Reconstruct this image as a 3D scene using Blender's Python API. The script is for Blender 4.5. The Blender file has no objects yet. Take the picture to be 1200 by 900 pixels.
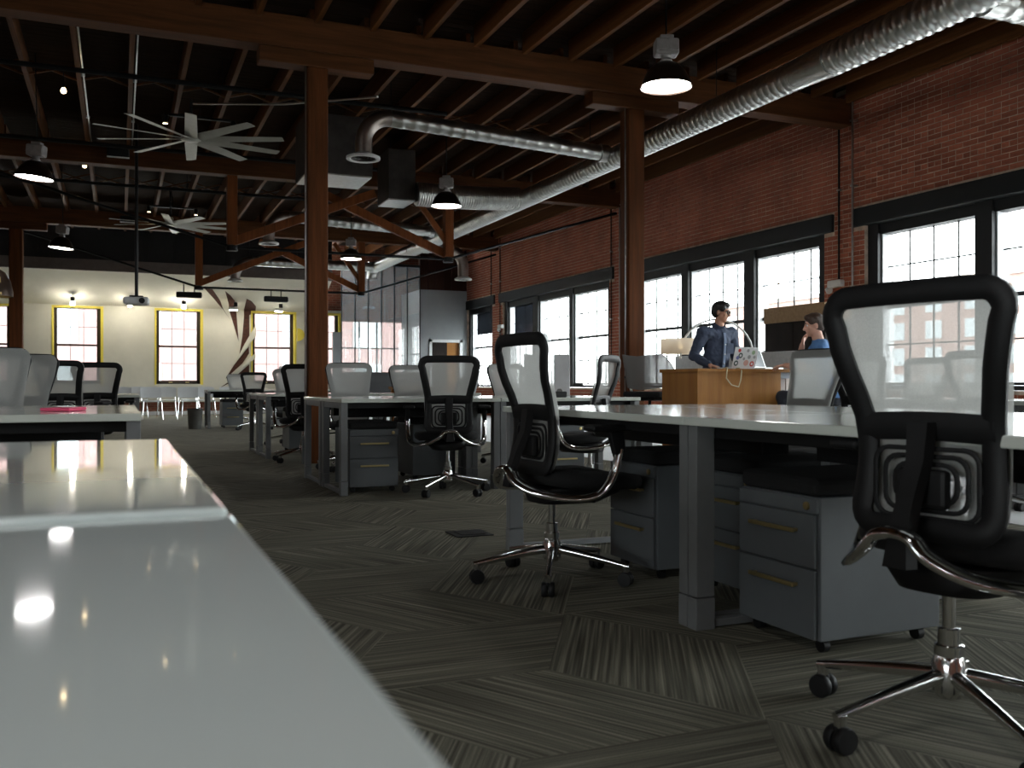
import bpy, bmesh, math, random
from mathutils import Vector, Matrix, Euler

# ---------------------------------------------------------------- camera, light, exposure
SC = bpy.context.scene
COL = SC.collection
R = math.radians
random.seed(7)

cam_d = bpy.data.cameras.new('camera')
cam = bpy.data.objects.new('camera', cam_d)
COL.objects.link(cam)
cam.location = (0.0, 0.0, 0.86)
cam.rotation_euler = (R(90), 0, R(-22.86))
cam_d.sensor_width = 36.0
cam_d.lens = 1091.0 / 1200.0 * 36.0
cam_d.clip_start = 0.02
cam_d.clip_end = 300
cam_d.dof.use_dof = True
cam_d.dof.focus_distance = 7.5
cam_d.dof.aperture_fstop = 5.6
SC.camera = cam

SC.view_settings.view_transform = 'Standard'
SC.view_settings.look = 'None'
SC.view_settings.gamma = 1.0
SC.view_settings.use_curve_mapping = False
SC.view_settings.exposure = 1.2
SC.cycles.use_denoising = True
SC.cycles.max_bounces = 9
SC.cycles.diffuse_bounces = 4
SC.cycles.glossy_bounces = 4
SC.cycles.transmission_bounces = 6
SC.cycles.transparent_max_bounces = 24
SC.cycles.caustics_reflective = False
SC.cycles.caustics_refractive = False
SC.cycles.sample_clamp_indirect = 6.0

SKY = 7.0
world = bpy.data.worlds.new('overcast_sky')
SC.world = world
world.use_nodes = True
wn = world.node_tree
wn.nodes['Background'].inputs['Color'].default_value = (0.93, 0.97, 1.0, 1)
wn.nodes['Background'].inputs['Strength'].default_value = SKY

def portal(loc, rot, sx, sy):
    l = bpy.data.lights.new('window_portal', 'AREA')
    l.shape = 'RECTANGLE'
    l.size = sx
    l.size_y = sy
    l.cycles.is_portal = True
    o = bpy.data.objects.new('window_portal', l)
    COL.objects.link(o)
    o.location = loc
    o.rotation_euler = rot
    return o

WX = 9.4            # inner face of the brick wall with the windows
SILL, HEAD = 0.88, 2.89
GROUPS = [[(-8.6, -7.0), (-6.8, -5.2), (-5.0, -3.4)],
          [(-2.0, -0.4), (-0.2, 1.4), (1.6, 3.15)],
          [(4.56, 6.11), (6.35, 7.90), (8.14, 9.69)],
          [(10.84, 12.36), (12.63, 14.26), (14.48, 16.0)],
          [(17.25, 18.91), (19.09, 20.81), (21.10, 22.75)],
          [(23.85, 25.55)]]
for g in GROUPS:
    a, b = g[0][0], g[-1][1]
    portal((WX + 0.42, (a + b) / 2, (SILL + HEAD) / 2), (0, R(90), 0), HEAD - SILL, b - a)   # emits towards -X

# ---------------------------------------------------------------- helpers
class MB:
    """collects shapes that become ONE mesh object"""
    def __init__(s):
        s.bm = bmesh.new()
        s.uv = s.bm.loops.layers.uv.new('UVMap')
        s.bev = s.rnd = False
    def _xf(s, verts, m):
        if m is not None:
            bmesh.ops.transform(s.bm, matrix=m, verts=verts)
    def box(s, x0, x1, y0, y1, z0, z1, bev=0.0, seg=2, m=None):
        r = bmesh.ops.create_cube(s.bm, size=1.0)
        vs = r['verts']
        for v in vs:
            v.co = Vector(((x0 + x1) / 2 + v.co.x * (x1 - x0), (y0 + y1) / 2 + v.co.y * (y1 - y0), (z0 + z1) / 2 + v.co.z * (z1 - z0)))
        if bev > 0:
            s.bev = True
            es = list({e for v in vs for e in v.link_edges})
            q = bmesh.ops.bevel(s.bm, geom=es, offset=bev, segments=seg, affect='EDGES', profile=0.5)
            vs = list({v for f in q['faces'] for v in f.verts} | {v for v in vs if v.is_valid})
        s._xf(vs, m)
        return s
    def bar(s, p, q, w, h, up=(0, 0, 1), w2=None, h2=None, bev=0.0):
        """rectangular bar from p to q, w sideways, h along up; may taper"""
        p, q = Vector(p), Vector(q)
        d = (q - p).normalized()
        up = Vector(up)
        sd = d.cross(up)
        if sd.length < 1e-5:
            sd = d.cross(Vector((1, 0, 0)))
        sd.normalize()
        u = sd.cross(d).normalized()
        w2 = w if w2 is None else w2
        h2 = h if h2 is None else h2
        vs = []
        for c, a, b in ((p, w, h), (q, w2, h2)):
            for i, j in ((-1, -1), (1, -1), (1, 1), (-1, 1)):
                vs.append(s.bm.verts.new(c + sd * (a / 2 * i) + u * (b / 2 * j)))
        fs = [(3, 2, 1, 0), (4, 5, 6, 7)] + [(i, (i + 1) % 4, (i + 1) % 4 + 4, i + 4) for i in range(4)]
        ff = [s.bm.faces.new([vs[k] for k in f]) for f in fs]
        if bev > 0:
            s.bev = True
            es = list({e for f in ff for e in f.edges})
            bmesh.ops.bevel(s.bm, geom=es, offset=bev, segments=2, affect='EDGES', profile=0.5)
        return s
    def tube(s, pts, r, n=10, ell=None, cap=True, closed=False, up=None):
        """tube along pts; r number or list; ell=(a,b) scales the section"""
        s.rnd = True
        pts = [Vector(p) for p in pts]
        k = len(pts)
        rs = r if isinstance(r, (list, tuple)) else [r] * k
        rings = []
        prev = None
        for i, p in enumerate(pts):
            if closed:
                d = pts[(i + 1) % k] - pts[i - 1]
            else:
                d = pts[min(i + 1, k - 1)] - pts[max(i - 1, 0)]
            d.normalize()
            if up is not None:
                a = Vector(up) - d * Vector(up).dot(d)
            elif prev is None:
                a = Vector((0, 0, 1)) if abs(d.z) < 0.9 else Vector((1, 0, 0))
                a = a - d * a.dot(d)
            else:
                a = prev - d * prev.dot(d)
            a.normalize()
            prev = a
            b = d.cross(a)
            ea, eb = ell if ell else (1, 1)
            rings.append([s.bm.verts.new(p + a * (math.cos(t) * rs[i] * ea) + b * (math.sin(t) * rs[i] * eb)) for t in [2 * math.pi * j / n for j in range(n)]])
        m = k if closed else k - 1
        for i in range(m):
            A, B = rings[i], rings[(i + 1) % k]
            for j in range(n):
                s.bm.faces.new((A[j], A[(j + 1) % n], B[(j + 1) % n], B[j]))
        if cap and not closed:
            s.bm.faces.new(rings[0][::-1])
            s.bm.faces.new(rings[-1])
        return s
    def lathe(s, prof, n=24, m=None, cap=True):
        """prof: (r, z) list, turned about z"""
        s.rnd = True
        rings = []
        vs = []
        for r, z in prof:
            ring = [s.bm.verts.new((max(r, 1e-4) * math.cos(2 * math.pi * j / n), max(r, 1e-4) * math.sin(2 * math.pi * j / n), z)) for j in range(n)]
            rings.append(ring)
            vs += ring
        for A, B in zip(rings, rings[1:]):
            for j in range(n):
                s.bm.faces.new((A[j], A[(j + 1) % n], B[(j + 1) % n], B[j]))
        if cap:
            s.bm.faces.new(rings[0][::-1])
            s.bm.faces.new(rings[-1])
        s._xf(vs, m)
        return s
    def prism(s, poly, depth, m=None):
        """poly: (x, z) outline, thickness along y from 0 to depth"""
        a = [s.bm.verts.new((x, 0, z)) for x, z in poly]
        b = [s.bm.verts.new((x, depth, z)) for x, z in poly]
        n = len(poly)
        s.bm.faces.new(a)
        s.bm.faces.new(b[::-1])
        for i in range(n):
            s.bm.faces.new((a[i], b[i], b[(i + 1) % n], a[(i + 1) % n]))
        s._xf(a + b, m)
        return s
    def loft(s, rings, cap=True, closed_v=False):
        s.rnd = True
        L = [[s.bm.verts.new(p) for p in ring] for ring in rings]
        n = len(L[0])
        for A, B in zip(L, L[1:]):
            for j in range(n):
                s.bm.faces.new((A[j], A[(j + 1) % n], B[(j + 1) % n], B[j]))
        if cap:
            s.bm.faces.new(L[0][::-1])
            s.bm.faces.new(L[-1])
        return s
    def sheet(s, rows):
        L = [[s.bm.verts.new(p) for p in row] for row in rows]
        for A, B in zip(L, L[1:]):
            for j in range(len(A) - 1):
                s.bm.faces.new((A[j], A[j + 1], B[j + 1], B[j]))
        return s
    def mesh(s, name, mat, smooth=35):
        if s.bev and not s.rnd:
            smooth = min(smooth, 10)          # flat faces stay flat beside their bevels
        bmesh.ops.recalc_face_normals(s.bm, faces=s.bm.faces)
        me = bpy.data.meshes.new(name)
        s.bm.to_mesh(me)
        s.bm.free()
        if mat is not None:
            me.materials.append(mat)
        if smooth:
            me.polygons.foreach_set('use_smooth', [True] * len(me.polygons))
            try:
                me.set_sharp_from_angle(angle=R(smooth))
            except Exception:
                pass
        return me
    def build(s, name, mat, parent=None, smooth=35, loc=None):
        o = bpy.data.objects.new(name, s.mesh(name, mat, smooth))
        COL.objects.link(o)
        if parent is not None:
            o.parent = parent
        if loc is not None:
            o.location = loc
        return o

def thing(name, label, cat, loc=(0, 0, 0), rz=0.0, group=None):
    o = bpy.data.objects.new(name, None)
    o.empty_display_size = 0.1
    COL.objects.link(o)
    o.location = loc
    o.rotation_euler = (0, 0, rz)
    return tag(o, label, cat, group)

def tag(o, label, cat, group=None):
    o['label'] = label
    o['category'] = cat
    if group:
        o['group'] = group
    return o

def struct(o):
    o['kind'] = 'structure'
    return o

def stuff(o):
    o['kind'] = 'stuff'
    return o

def kids(o):
    return [c for c in KIDS.get(o.name, [])]

def child_map():
    m = {}
    for o in COL.objects:
        if o.parent:
            m.setdefault(o.parent.name, []).append(o)
    return m

def dup(root, loc, rz, label, group=None, name=None):
    """copy of a thing with copies of its parts and sub-parts"""
    cm = child_map()
    def cp(o, par):
        c = o.copy()
        COL.objects.link(c)
        c.parent = par
        for ch in cm.get(o.name, []):
            cp(ch, c)
        return c
    r = cp(root, None)
    r.location = loc
    r.rotation_euler = (0, 0, rz)
    r['label'] = label
    if group:
        r['group'] = group
    return r

def inst(me, name, parent, loc, rot=(0, 0, 0), scale=(1, 1, 1)):
    o = bpy.data.objects.new(name, me)
    COL.objects.link(o)
    o.parent = parent
    o.location = loc
    o.rotation_euler = rot
    o.scale = scale
    return o

# ---------------------------------------------------------------- materials
def mat(name, col, rough=0.6, metal=0.0, noise=0.0, nscale=8.0, bump=0.0, bscale=60.0, spec=0.5, coat=0.0, stretch=(1, 1, 1), col2=None, coords='Object', objvar=0.0, rvar=0.0):
    m = bpy.data.materials.new(name)
    m.use_nodes = True
    nt = m.node_tree
    N, L = nt.nodes, nt.links
    b = N['Principled BSDF']
    b.inputs['Base Color'].default_value = (*col, 1)
    b.inputs['Roughness'].default_value = rough
    b.inputs['Metallic'].default_value = metal
    b.inputs['Specular IOR Level'].default_value = spec
    if coat:
        b.inputs['Coat Weight'].default_value = coat
        b.inputs['Coat Roughness'].default_value = 0.03
    tc = N.new('ShaderNodeTexCoord')
    mp = N.new('ShaderNodeMapping')
    mp.inputs['Scale'].default_value = stretch
    L.new(tc.outputs[coords], mp.inputs['Vector'])
    out = None
    if noise > 0 or col2 is not None:
        nz = N.new('ShaderNodeTexNoise')
        nz.inputs['Scale'].default_value = nscale
        nz.inputs['Detail'].default_value = 6
        nz.inputs['Roughness'].default_value = 0.62
        L.new(mp.outputs['Vector'], nz.inputs['Vector'])
        mx = N.new('ShaderNodeMix')
        mx.data_type = 'RGBA'
        c2 = col2 if col2 is not None else tuple(c * (1 - noise) for c in col)
        c1 = col if col2 is not None else tuple(min(1, c * (1 + noise)) for c in col)
        mx.inputs['A'].default_value = (*c1, 1)
        mx.inputs['B'].default_value = (*c2, 1)
        rp = N.new('ShaderNodeMapRange')
        rp.inputs['From Min'].default_value = 0.32
        rp.inputs['From Max'].default_value = 0.68
        L.new(nz.outputs['Fac'], rp.inputs['Value'])
        L.new(rp.outputs['Result'], mx.inputs['Factor'])
        out = mx.outputs['Result']
        if rvar:
            rr = N.new('ShaderNodeMapRange')
            rr.inputs['To Min'].default_value = max(0, rough - rvar)
            rr.inputs['To Max'].default_value = min(1, rough + rvar)
            L.new(nz.outputs['Fac'], rr.inputs['Value'])
            L.new(rr.outputs['Result'], b.inputs['Roughness'])
    if objvar > 0:
        oi = N.new('ShaderNodeObjectInfo')
        hv = N.new('ShaderNodeHueSaturation')
        mr = N.new('ShaderNodeMapRange')
        mr.inputs['To Min'].default_value = 1 - objvar
        mr.inputs['To Max'].default_value = 1 + objvar
        L.new(oi.outputs['Random'], mr.inputs['Value'])
        L.new(mr.outputs['Result'], hv.inputs['Value'])
        if out is not None:
            L.new(out, hv.inputs['Color'])
        else:
            hv.inputs['Color'].default_value = (*col, 1)
        out = hv.outputs['Color']
    if out is not None:
        L.new(out, b.inputs['Base Color'])
    if bump > 0:
        n2 = N.new('ShaderNodeTexNoise')
        n2.inputs['Scale'].default_value = bscale
        n2.inputs['Detail'].default_value = 3
        L.new(mp.outputs['Vector'], n2.inputs['Vector'])
        bp = N.new('ShaderNodeBump')
        bp.inputs['Strength'].default_value = bump
        bp.inputs['Distance'].default_value = 0.01
        L.new(n2.outputs['Fac'], bp.inputs['Height'])
        L.new(bp.outputs['Normal'], b.inputs['Normal'])
    return m

def emit_mat(name, col, strength):
    m = bpy.data.materials.new(name)
    m.use_nodes = True
    nt = m.node_tree
    nt.nodes.remove(nt.nodes['Principled BSDF'])
    e = nt.nodes.new('ShaderNodeEmission')
    e.inputs['Color'].default_value = (*col, 1)
    e.inputs['Strength'].default_value = strength
    nt.links.new(e.outputs[0], nt.nodes['Material Output'].inputs['Surface'])
    return m

def pane_mat(name, tint=(1, 1, 1), gloss=0.07, haze=0.0, haze_col=(0.8, 0.82, 0.84)):
    m = bpy.data.materials.new(name)
    m.use_nodes = True
    nt = m.node_tree
    N, L = nt.nodes, nt.links
    N.remove(N['Principled BSDF'])
    t = N.new('ShaderNodeBsdfTransparent')
    t.inputs['Color'].default_value = (*tint, 1)
    g = N.new('ShaderNodeBsdfGlossy')
    g.inputs['Roughness'].default_value = 0.02
    lw = N.new('ShaderNodeLayerWeight')
    lw.inputs['Blend'].default_value = 0.15
    mr = N.new('ShaderNodeMapRange')
    mr.inputs['To Min'].default_value = gloss
    mr.inputs['To Max'].default_value = 0.6
    L.new(lw.outputs['Fresnel'], mr.inputs['Value'])
    mx = N.new('ShaderNodeMixShader')
    L.new(mr.outputs['Result'], mx.inputs['Fac'])
    src = t.outputs[0]
    if haze > 0:
        tr = N.new('ShaderNodeBsdfTranslucent')
        tr.inputs['Color'].default_value = (*haze_col, 1)
        df = N.new('ShaderNodeBsdfDiffuse')
        df.inputs['Color'].default_value = (*haze_col, 1)
        m2 = N.new('ShaderNodeMixShader')
        m2.inputs['Fac'].default_value = 0.7
        L.new(df.outputs[0], m2.inputs[1])
        L.new(tr.outputs[0], m2.inputs[2])
        m1 = N.new('ShaderNodeMixShader')
        m1.inputs['Fac'].default_value = haze
        L.new(t.outputs[0], m1.inputs[1])
        L.new(m2.outputs[0], m1.inputs[2])
        src = m1.outputs[0]
    L.new(src, mx.inputs[1])
    L.new(g.outputs[0], mx.inputs[2])
    L.new(mx.outputs[0], N['Material Output'].inputs['Surface'])
    return m

def net_mat(name, col, see=0.3, moire=False):
    """woven chair mesh: part see-through, part cloth that also lets light through"""
    m = bpy.data.materials.new(name)
    m.use_nodes = True
    nt = m.node_tree
    N, L = nt.nodes, nt.links
    N.remove(N['Principled BSDF'])
    t = N.new('ShaderNodeBsdfTransparent')
    d = N.new('ShaderNodeBsdfDiffuse')
    d.inputs['Color'].default_value = (*col, 1)
    tr = N.new('ShaderNodeBsdfTranslucent')
    tr.inputs['Color'].default_value = (*col, 1)
    m1 = N.new('ShaderNodeMixShader')
    m1.inputs['Fac'].default_value = 0.45
    L.new(d.outputs[0], m1.inputs[1])
    L.new(tr.outputs[0], m1.inputs[2])
    m2 = N.new('ShaderNodeMixShader')
    tc = N.new('ShaderNodeTexCoord')
    nz = N.new('ShaderNodeTexNoise')
    nz.inputs['Scale'].default_value = 420
    nz.inputs['Detail'].default_value = 1
    L.new(tc.outputs['Object'], nz.inputs['Vector'])
    mr = N.new('ShaderNodeMapRange')
    mr.inputs['From Min'].default_value = 0.3
    mr.inputs['From Max'].default_value = 0.7
    mr.inputs['To Min'].default_value = 1 - see - 0.08
    mr.inputs['To Max'].default_value = 1 - see + 0.08
    L.new(nz.outputs['Fac'], mr.inputs['Value'])
    L.new(mr.outputs['Result'], m2.inputs['Fac'])
    L.new(t.outputs[0], m2.inputs[1])
    L.new(m1.outputs[0], m2.inputs[2])
    L.new(m2.outputs[0], N['Material Output'].inputs['Surface'])
    return m

def wood(name, c1, c2, axis, rough=0.6, objvar=0.15, sc=5.0):
    st = {'x': (0.25, 4, 4), 'y': (4, 0.25, 4), 'z': (4, 4, 0.25)}[axis]
    return mat(name, c1, rough, col2=c2, nscale=sc, stretch=st, bump=0.25, bscale=30, objvar=objvar, spec=0.15)

M = {}
BR1, BR2 = (0.115, 0.042, 0.014), (0.06, 0.022, 0.008)
M['beam'] = wood('beam_timber', BR1, BR2, 'x')
M['joist'] = wood('joist_timber', (0.145, 0.054, 0.016), (0.075, 0.028, 0.009), 'y')
M['deck'] = mat('deck_boards', (0.034, 0.016, 0.008), 0.9, col2=(0.018, 0.009, 0.005), nscale=4, stretch=(0.25, 4, 4), spec=0.1)
M['post'] = wood('column_timber', (0.125, 0.039, 0.011), (0.065, 0.021, 0.006), 'z', 0.7)
M['truss'] = wood('truss_timber', (0.22, 0.066, 0.018), (0.13, 0.04, 0.012), 'z', 0.55)
M['iron'] = mat('black_iron', (0.012, 0.012, 0.013), 0.45, 0.6, noise=0.3)
M['black'] = mat('black_plastic', (0.006, 0.006, 0.0065), 0.55, noise=0.2, nscale=20, spec=0.3)
M['black_cloth'] = mat('black_cloth', (0.006, 0.006, 0.0065), 0.9, noise=0.3, nscale=90, bump=0.3, bscale=400)
M['chrome'] = mat('polished_aluminium', (0.72, 0.72, 0.72), 0.12, 1.0, noise=0.05)
M['galv'] = mat('galvanised_duct', (0.62, 0.63, 0.61), 0.30, 1.0, col2=(0.50, 0.50, 0.48), nscale=14, rvar=0.06)
M['galv_dark'] = mat('dull_duct_box', (0.045, 0.038, 0.034), 0.55, 0.4, noise=0.4, nscale=5)
M['white_metal'] = mat('white_enamel', (0.75, 0.76, 0.74), 0.35, noise=0.05)
M['brick'] = mat('red_brick', (0.50, 0.155, 0.088), 0.85, col2=(0.30, 0.10, 0.062), nscale=2.2, bump=0.5, bscale=70, objvar=0.3, spec=0.2)
M['brick_plain'] = mat('red_brick_field', (0.47, 0.145, 0.082), 0.85, col2=(0.28, 0.092, 0.058), nscale=1.7, bump=0.5, bscale=70, spec=0.2)
M['mortar'] = mat('lime_mortar', (0.62, 0.49, 0.38), 0.95, noise=0.35, nscale=6, bump=0.5, bscale=90, spec=0.1)
M['steel_black'] = mat('charcoal_window_steel', (0.006, 0.007, 0.008), 0.6, 0.0, noise=0.25, nscale=5)
M['cream'] = mat('cream_plaster', (0.72, 0.69, 0.59), 0.85, noise=0.05, nscale=2.0, bump=0.1, bscale=120)
M['yellow'] = mat('yellow_paint', (0.86, 0.70, 0.10), 0.6, noise=0.06)
M['grey_wall'] = mat('grey_plaster', (0.34, 0.36, 0.37), 0.9, noise=0.06, nscale=2)
M['fascia'] = mat('taupe_fascia', (0.16, 0.13, 0.115), 0.8, noise=0.12)
M['panel_black'] = mat('black_wall_panel', (0.010, 0.009, 0.010), 0.7, noise=0.3)
M['white_trim'] = mat('white_trim_paint', (0.72, 0.73, 0.74), 0.5, noise=0.04)
M['desk_top'] = mat('white_laminate', (0.54, 0.565, 0.515), 0.10, noise=0.015, nscale=1.5, spec=0.5)
M['desk_leg'] = mat('grey_powder_coat', (0.145, 0.15, 0.152), 0.45, noise=0.07, nscale=12, bump=0.05, bscale=300)
M['cab'] = mat('grey_pedestal_steel', (0.095, 0.104, 0.11), 0.5, noise=0.06, nscale=9, bump=0.05, bscale=400)
M['brass'] = mat('satin_brass', (0.62, 0.50, 0.24), 0.35, 1.0, noise=0.1)
M['net'] = net_mat('grey_chair_net', (0.55, 0.555, 0.535), 0.20)
M['net_dark'] = net_mat('dark_grey_net', (0.22, 0.21, 0.20), 0.2)
M['glass'] = pane_mat('window_glass', (0.97, 0.99, 0.98), 0.05)
M['part_glass'] = pane_mat('partition_glass', (0.9, 0.92, 0.92), 0.10, haze=0.16)
M['ply'] = wood('ply_veneer', (0.36, 0.165, 0.043), (0.27, 0.115, 0.030), 'z', 0.45, 0.04, 3)
M['tan'] = wood('tan_veneer', (0.34, 0.22, 0.12), (0.26, 0.16, 0.08), 'x', 0.5, 0.05)
M['dark_panel'] = mat('dark_brown_panel', (0.014, 0.009, 0.007), 0.7, noise=0.25, spec=0.2)
M['screen_cloth'] = mat('grey_screen_cloth', (0.46, 0.46, 0.46), 0.9, col2=(0.36, 0.36, 0.36), nscale=60)
M['white_plastic'] = mat('white_shell_plastic', (0.66, 0.68, 0.69), 0.4, noise=0.04)
M['lamp_glow'] = emit_mat('lamp_glow', (1.0, 0.985, 0.96), 24.0)
M['spot_glow'] = emit_mat('spot_glow', (1.0, 0.94, 0.80), 62.0)
M['bulb_glow'] = emit_mat('bulb_glow', (1.0, 0.75, 0.42), 5.0)
M['lamp_hood'] = mat('brown_lamp_hood', (0.035, 0.022, 0.015), 0.3, 0.7, noise=0.2)
M['ballast'] = mat('grey_ballast_casting', (0.30, 0.28, 0.27), 0.5, 0.4, noise=0.2)
M['fan_blade'] = mat('brushed_fan_blade', (0.46, 0.46, 0.42), 0.4, 0.5, noise=0.08)
M['foliage'] = mat('olive_hedge', (0.10, 0.14, 0.06), 0.9, noise=0.4)

def carpet_mat():
    m = bpy.data.materials.new('striped_carpet')
    m.use_nodes = True
    nt = m.node_tree
    N, L = nt.nodes, nt.links
    b = N['Principled BSDF']
    b.inputs['Roughness'].default_value = 0.95
    b.inputs['Specular IOR Level'].default_value = 0.15
    uv = N.new('ShaderNodeUVMap')
    def noise(sx, sy, sc, det=3.0):
        mp = N.new('ShaderNodeMapping')
        mp.inputs['Scale'].default_value = (sx, sy, 1)
        L.new(uv.outputs['UV'], mp.inputs['Vector'])
        n = N.new('ShaderNodeTexNoise')
        n.inputs['Scale'].default_value = sc
        n.inputs['Detail'].default_value = det
        L.new(mp.outputs['Vector'], n.inputs['Vector'])
        return n.outputs['Fac']
    fine = noise(1.3, 92, 1.0, 2)
    broad = noise(0.5, 17, 1.0, 2)
    tuft = noise(1, 1, 260, 2)
    ad = N.new('ShaderNodeMath')
    ad.operation = 'MULTIPLY_ADD'
    ad.inputs[1].default_value = 0.67
    L.new(fine, ad.inputs[0])
    m2 = N.new('ShaderNodeMath')
    m2.operation = 'MULTIPLY'
    m2.inputs[1].default_value = 0.11
    L.new(broad, m2.inputs[0])
    L.new(m2.outputs[0], ad.inputs[2])
    a2 = N.new('ShaderNodeMath')
    a2.operation = 'MULTIPLY_ADD'
    a2.inputs[1].default_value = 0.16
    L.new(tuft, a2.inputs[0])
    L.new(ad.outputs[0], a2.inputs[2])
    cr = N.new('ShaderNodeValToRGB')
    e = cr.color_ramp.elements
    e[0].position, e[0].color = 0.31, (0.052, 0.050, 0.038, 1)
    e[1].position, e[1].color = 0.66, (0.36, 0.34, 0.265, 1)
    k = e.new(0.475)
    k.color = (0.142, 0.135, 0.104, 1)
    L.new(a2.outputs[0], cr.inputs['Fac'])
    L.new(cr.outputs['Color'], b.inputs['Base Color'])
    bp = N.new('ShaderNodeBump')
    bp.inputs['Strength'].default_value = 0.5
    bp.inputs['Distance'].default_value = 0.004
    L.new(a2.outputs[0], bp.inputs['Height'])
    L.new(bp.outputs['Normal'], b.inputs['Normal'])
    return m
M['carpet'] = carpet_mat()
M['shade'] = pane_mat('dark_shade_cloth', (0.14, 0.15, 0.17), 0.0, haze=0.55, haze_col=(0.03, 0.032, 0.036))
M['frame_brown'] = mat('dark_brown_sash', (0.030, 0.020, 0.015), 0.5, noise=0.2)
M['panel_brown'] = wood('dark_wall_board', (0.045, 0.018, 0.012), (0.028, 0.012, 0.009), 'z', 0.7, 0.2)
M['galv_elbow'] = mat('brown_tinted_duct_elbow', (0.36, 0.31, 0.28), 0.38, 1.0, noise=0.15)
M['out_brick'] = mat('dull_red_brick', (0.20, 0.132, 0.112), 0.9, noise=0.12, nscale=3)  # base colour set low to balance the bright sky, no soot
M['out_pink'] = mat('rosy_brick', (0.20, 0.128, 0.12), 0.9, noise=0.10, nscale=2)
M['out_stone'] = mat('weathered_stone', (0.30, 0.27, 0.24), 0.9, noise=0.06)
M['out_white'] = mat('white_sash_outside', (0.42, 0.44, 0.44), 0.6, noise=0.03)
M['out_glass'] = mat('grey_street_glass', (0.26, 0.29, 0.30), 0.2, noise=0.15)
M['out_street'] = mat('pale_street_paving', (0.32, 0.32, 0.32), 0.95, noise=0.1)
M['knee'] = mat('dark_knee_wall', (0.030, 0.030, 0.032), 0.7, noise=0.15)
M['gloss_top'] = mat('glossy_white_top', (0.64, 0.70, 0.69), 0.06, noise=0.012, nscale=1.2, spec=0.5, coat=0.3)
M['pink'] = mat('bright_pink_card', (0.72, 0.03, 0.13), 0.5, noise=0.05)
M['bin'] = mat('dark_grey_bin', (0.07, 0.068, 0.06), 0.6, noise=0.2)
M['shell_blue'] = mat('slate_shell', (0.075, 0.085, 0.10), 0.4, noise=0.1)
M['shell_grey'] = net_mat('pale_grey_shell_net', (0.34, 0.36, 0.37), 0.15)
M['screen_pale'] = mat('pale_screen_cloth', (0.58, 0.59, 0.58), 0.9, col2=(0.46, 0.47, 0.47), nscale=26)
M['screen_blue'] = mat('blue_grey_rail', (0.22, 0.25, 0.28), 0.5, noise=0.1)
M['pink_grey'] = mat('pinkish_grey_leg', (0.46, 0.40, 0.37), 0.6, noise=0.06)
M['screen_dim'] = mat('dim_laptop_screen', (0.035, 0.045, 0.055), 0.15, noise=0.3, nscale=3)
M['alu'] = mat('silver_laptop_shell', (0.72, 0.73, 0.74), 0.35, 0.3, noise=0.03)
M['cable'] = mat('pale_cable_sheath', (0.55, 0.50, 0.32), 0.5, noise=0.05)
M['lamp_shade'] = net_mat('cream_shade_cloth', (0.85, 0.74, 0.60), 0.02)
for k, c in (('st_red', (0.55, 0.05, 0.04)), ('st_dark', (0.03, 0.07, 0.06)), ('st_blue', (0.15, 0.18, 0.40)), ('st_pink', (0.62, 0.38, 0.33)), ('st_grey', (0.30, 0.31, 0.31)), ('st_green', (0.25, 0.38, 0.22))):
    M[k] = mat('sticker_' + {'st_red': 'red', 'st_dark': 'dark_green', 'st_blue': 'blue', 'st_pink': 'pink', 'st_grey': 'grey', 'st_green': 'green'}[k], c, 0.4, noise=0.05)
M['skin'] = mat('warm_skin', (0.52, 0.27, 0.18), 0.55, noise=0.08, nscale=14)
M['skin2'] = mat('fair_skin', (0.60, 0.33, 0.24), 0.55, noise=0.08, nscale=14)
M['hair_black'] = mat('black_hair', (0.012, 0.010, 0.009), 0.5, noise=0.4, nscale=60, bump=0.6, bscale=160, stretch=(1, 1, 0.2))
M['hair_brown'] = mat('dark_brown_hair', (0.045, 0.024, 0.014), 0.5, noise=0.4, nscale=60, bump=0.6, bscale=160, stretch=(1, 1, 0.2))
M['shirt'] = mat('navy_chambray', (0.050, 0.068, 0.115), 0.85, col2=(0.032, 0.044, 0.078), nscale=14, bump=0.5, bscale=22)
M['shirt_in'] = mat('pale_blue_placket', (0.16, 0.21, 0.31), 0.85, noise=0.1)
M['tee'] = mat('mid_blue_cotton', (0.075, 0.175, 0.36), 0.9, col2=(0.055, 0.13, 0.28), nscale=9, bump=0.5, bscale=18)
M['trousers'] = mat('dark_trousers', (0.02, 0.022, 0.03), 0.9, noise=0.2)
M['shoe'] = mat('dark_leather_shoe', (0.015, 0.012, 0.01), 0.4, noise=0.2)
M['eye_white'] = mat('eye_white', (0.75, 0.74, 0.72), 0.2, noise=0.02)
M['iris'] = mat('dark_iris', (0.03, 0.02, 0.015), 0.2, noise=0.1)
M['button'] = mat('pale_button', (0.7, 0.7, 0.68), 0.4, noise=0.05)
M['pale_floor'] = mat('pale_floor_covering', (0.52, 0.53, 0.54), 0.5, noise=0.06, nscale=3)
M['brick_relief'] = mat('dark_old_brick', (0.10, 0.034, 0.022), 0.9, col2=(0.045, 0.018, 0.012), nscale=9, stretch=(1, 1, 3))

# ---------------------------------------------------------------- the room
XL, YR, YB, ZC = -9.4, -9.0, 27.6, 5.0     # left wall, rear wall, back wall, roof deck
YP = 25.7                                 # partition / bulkhead plane

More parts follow.
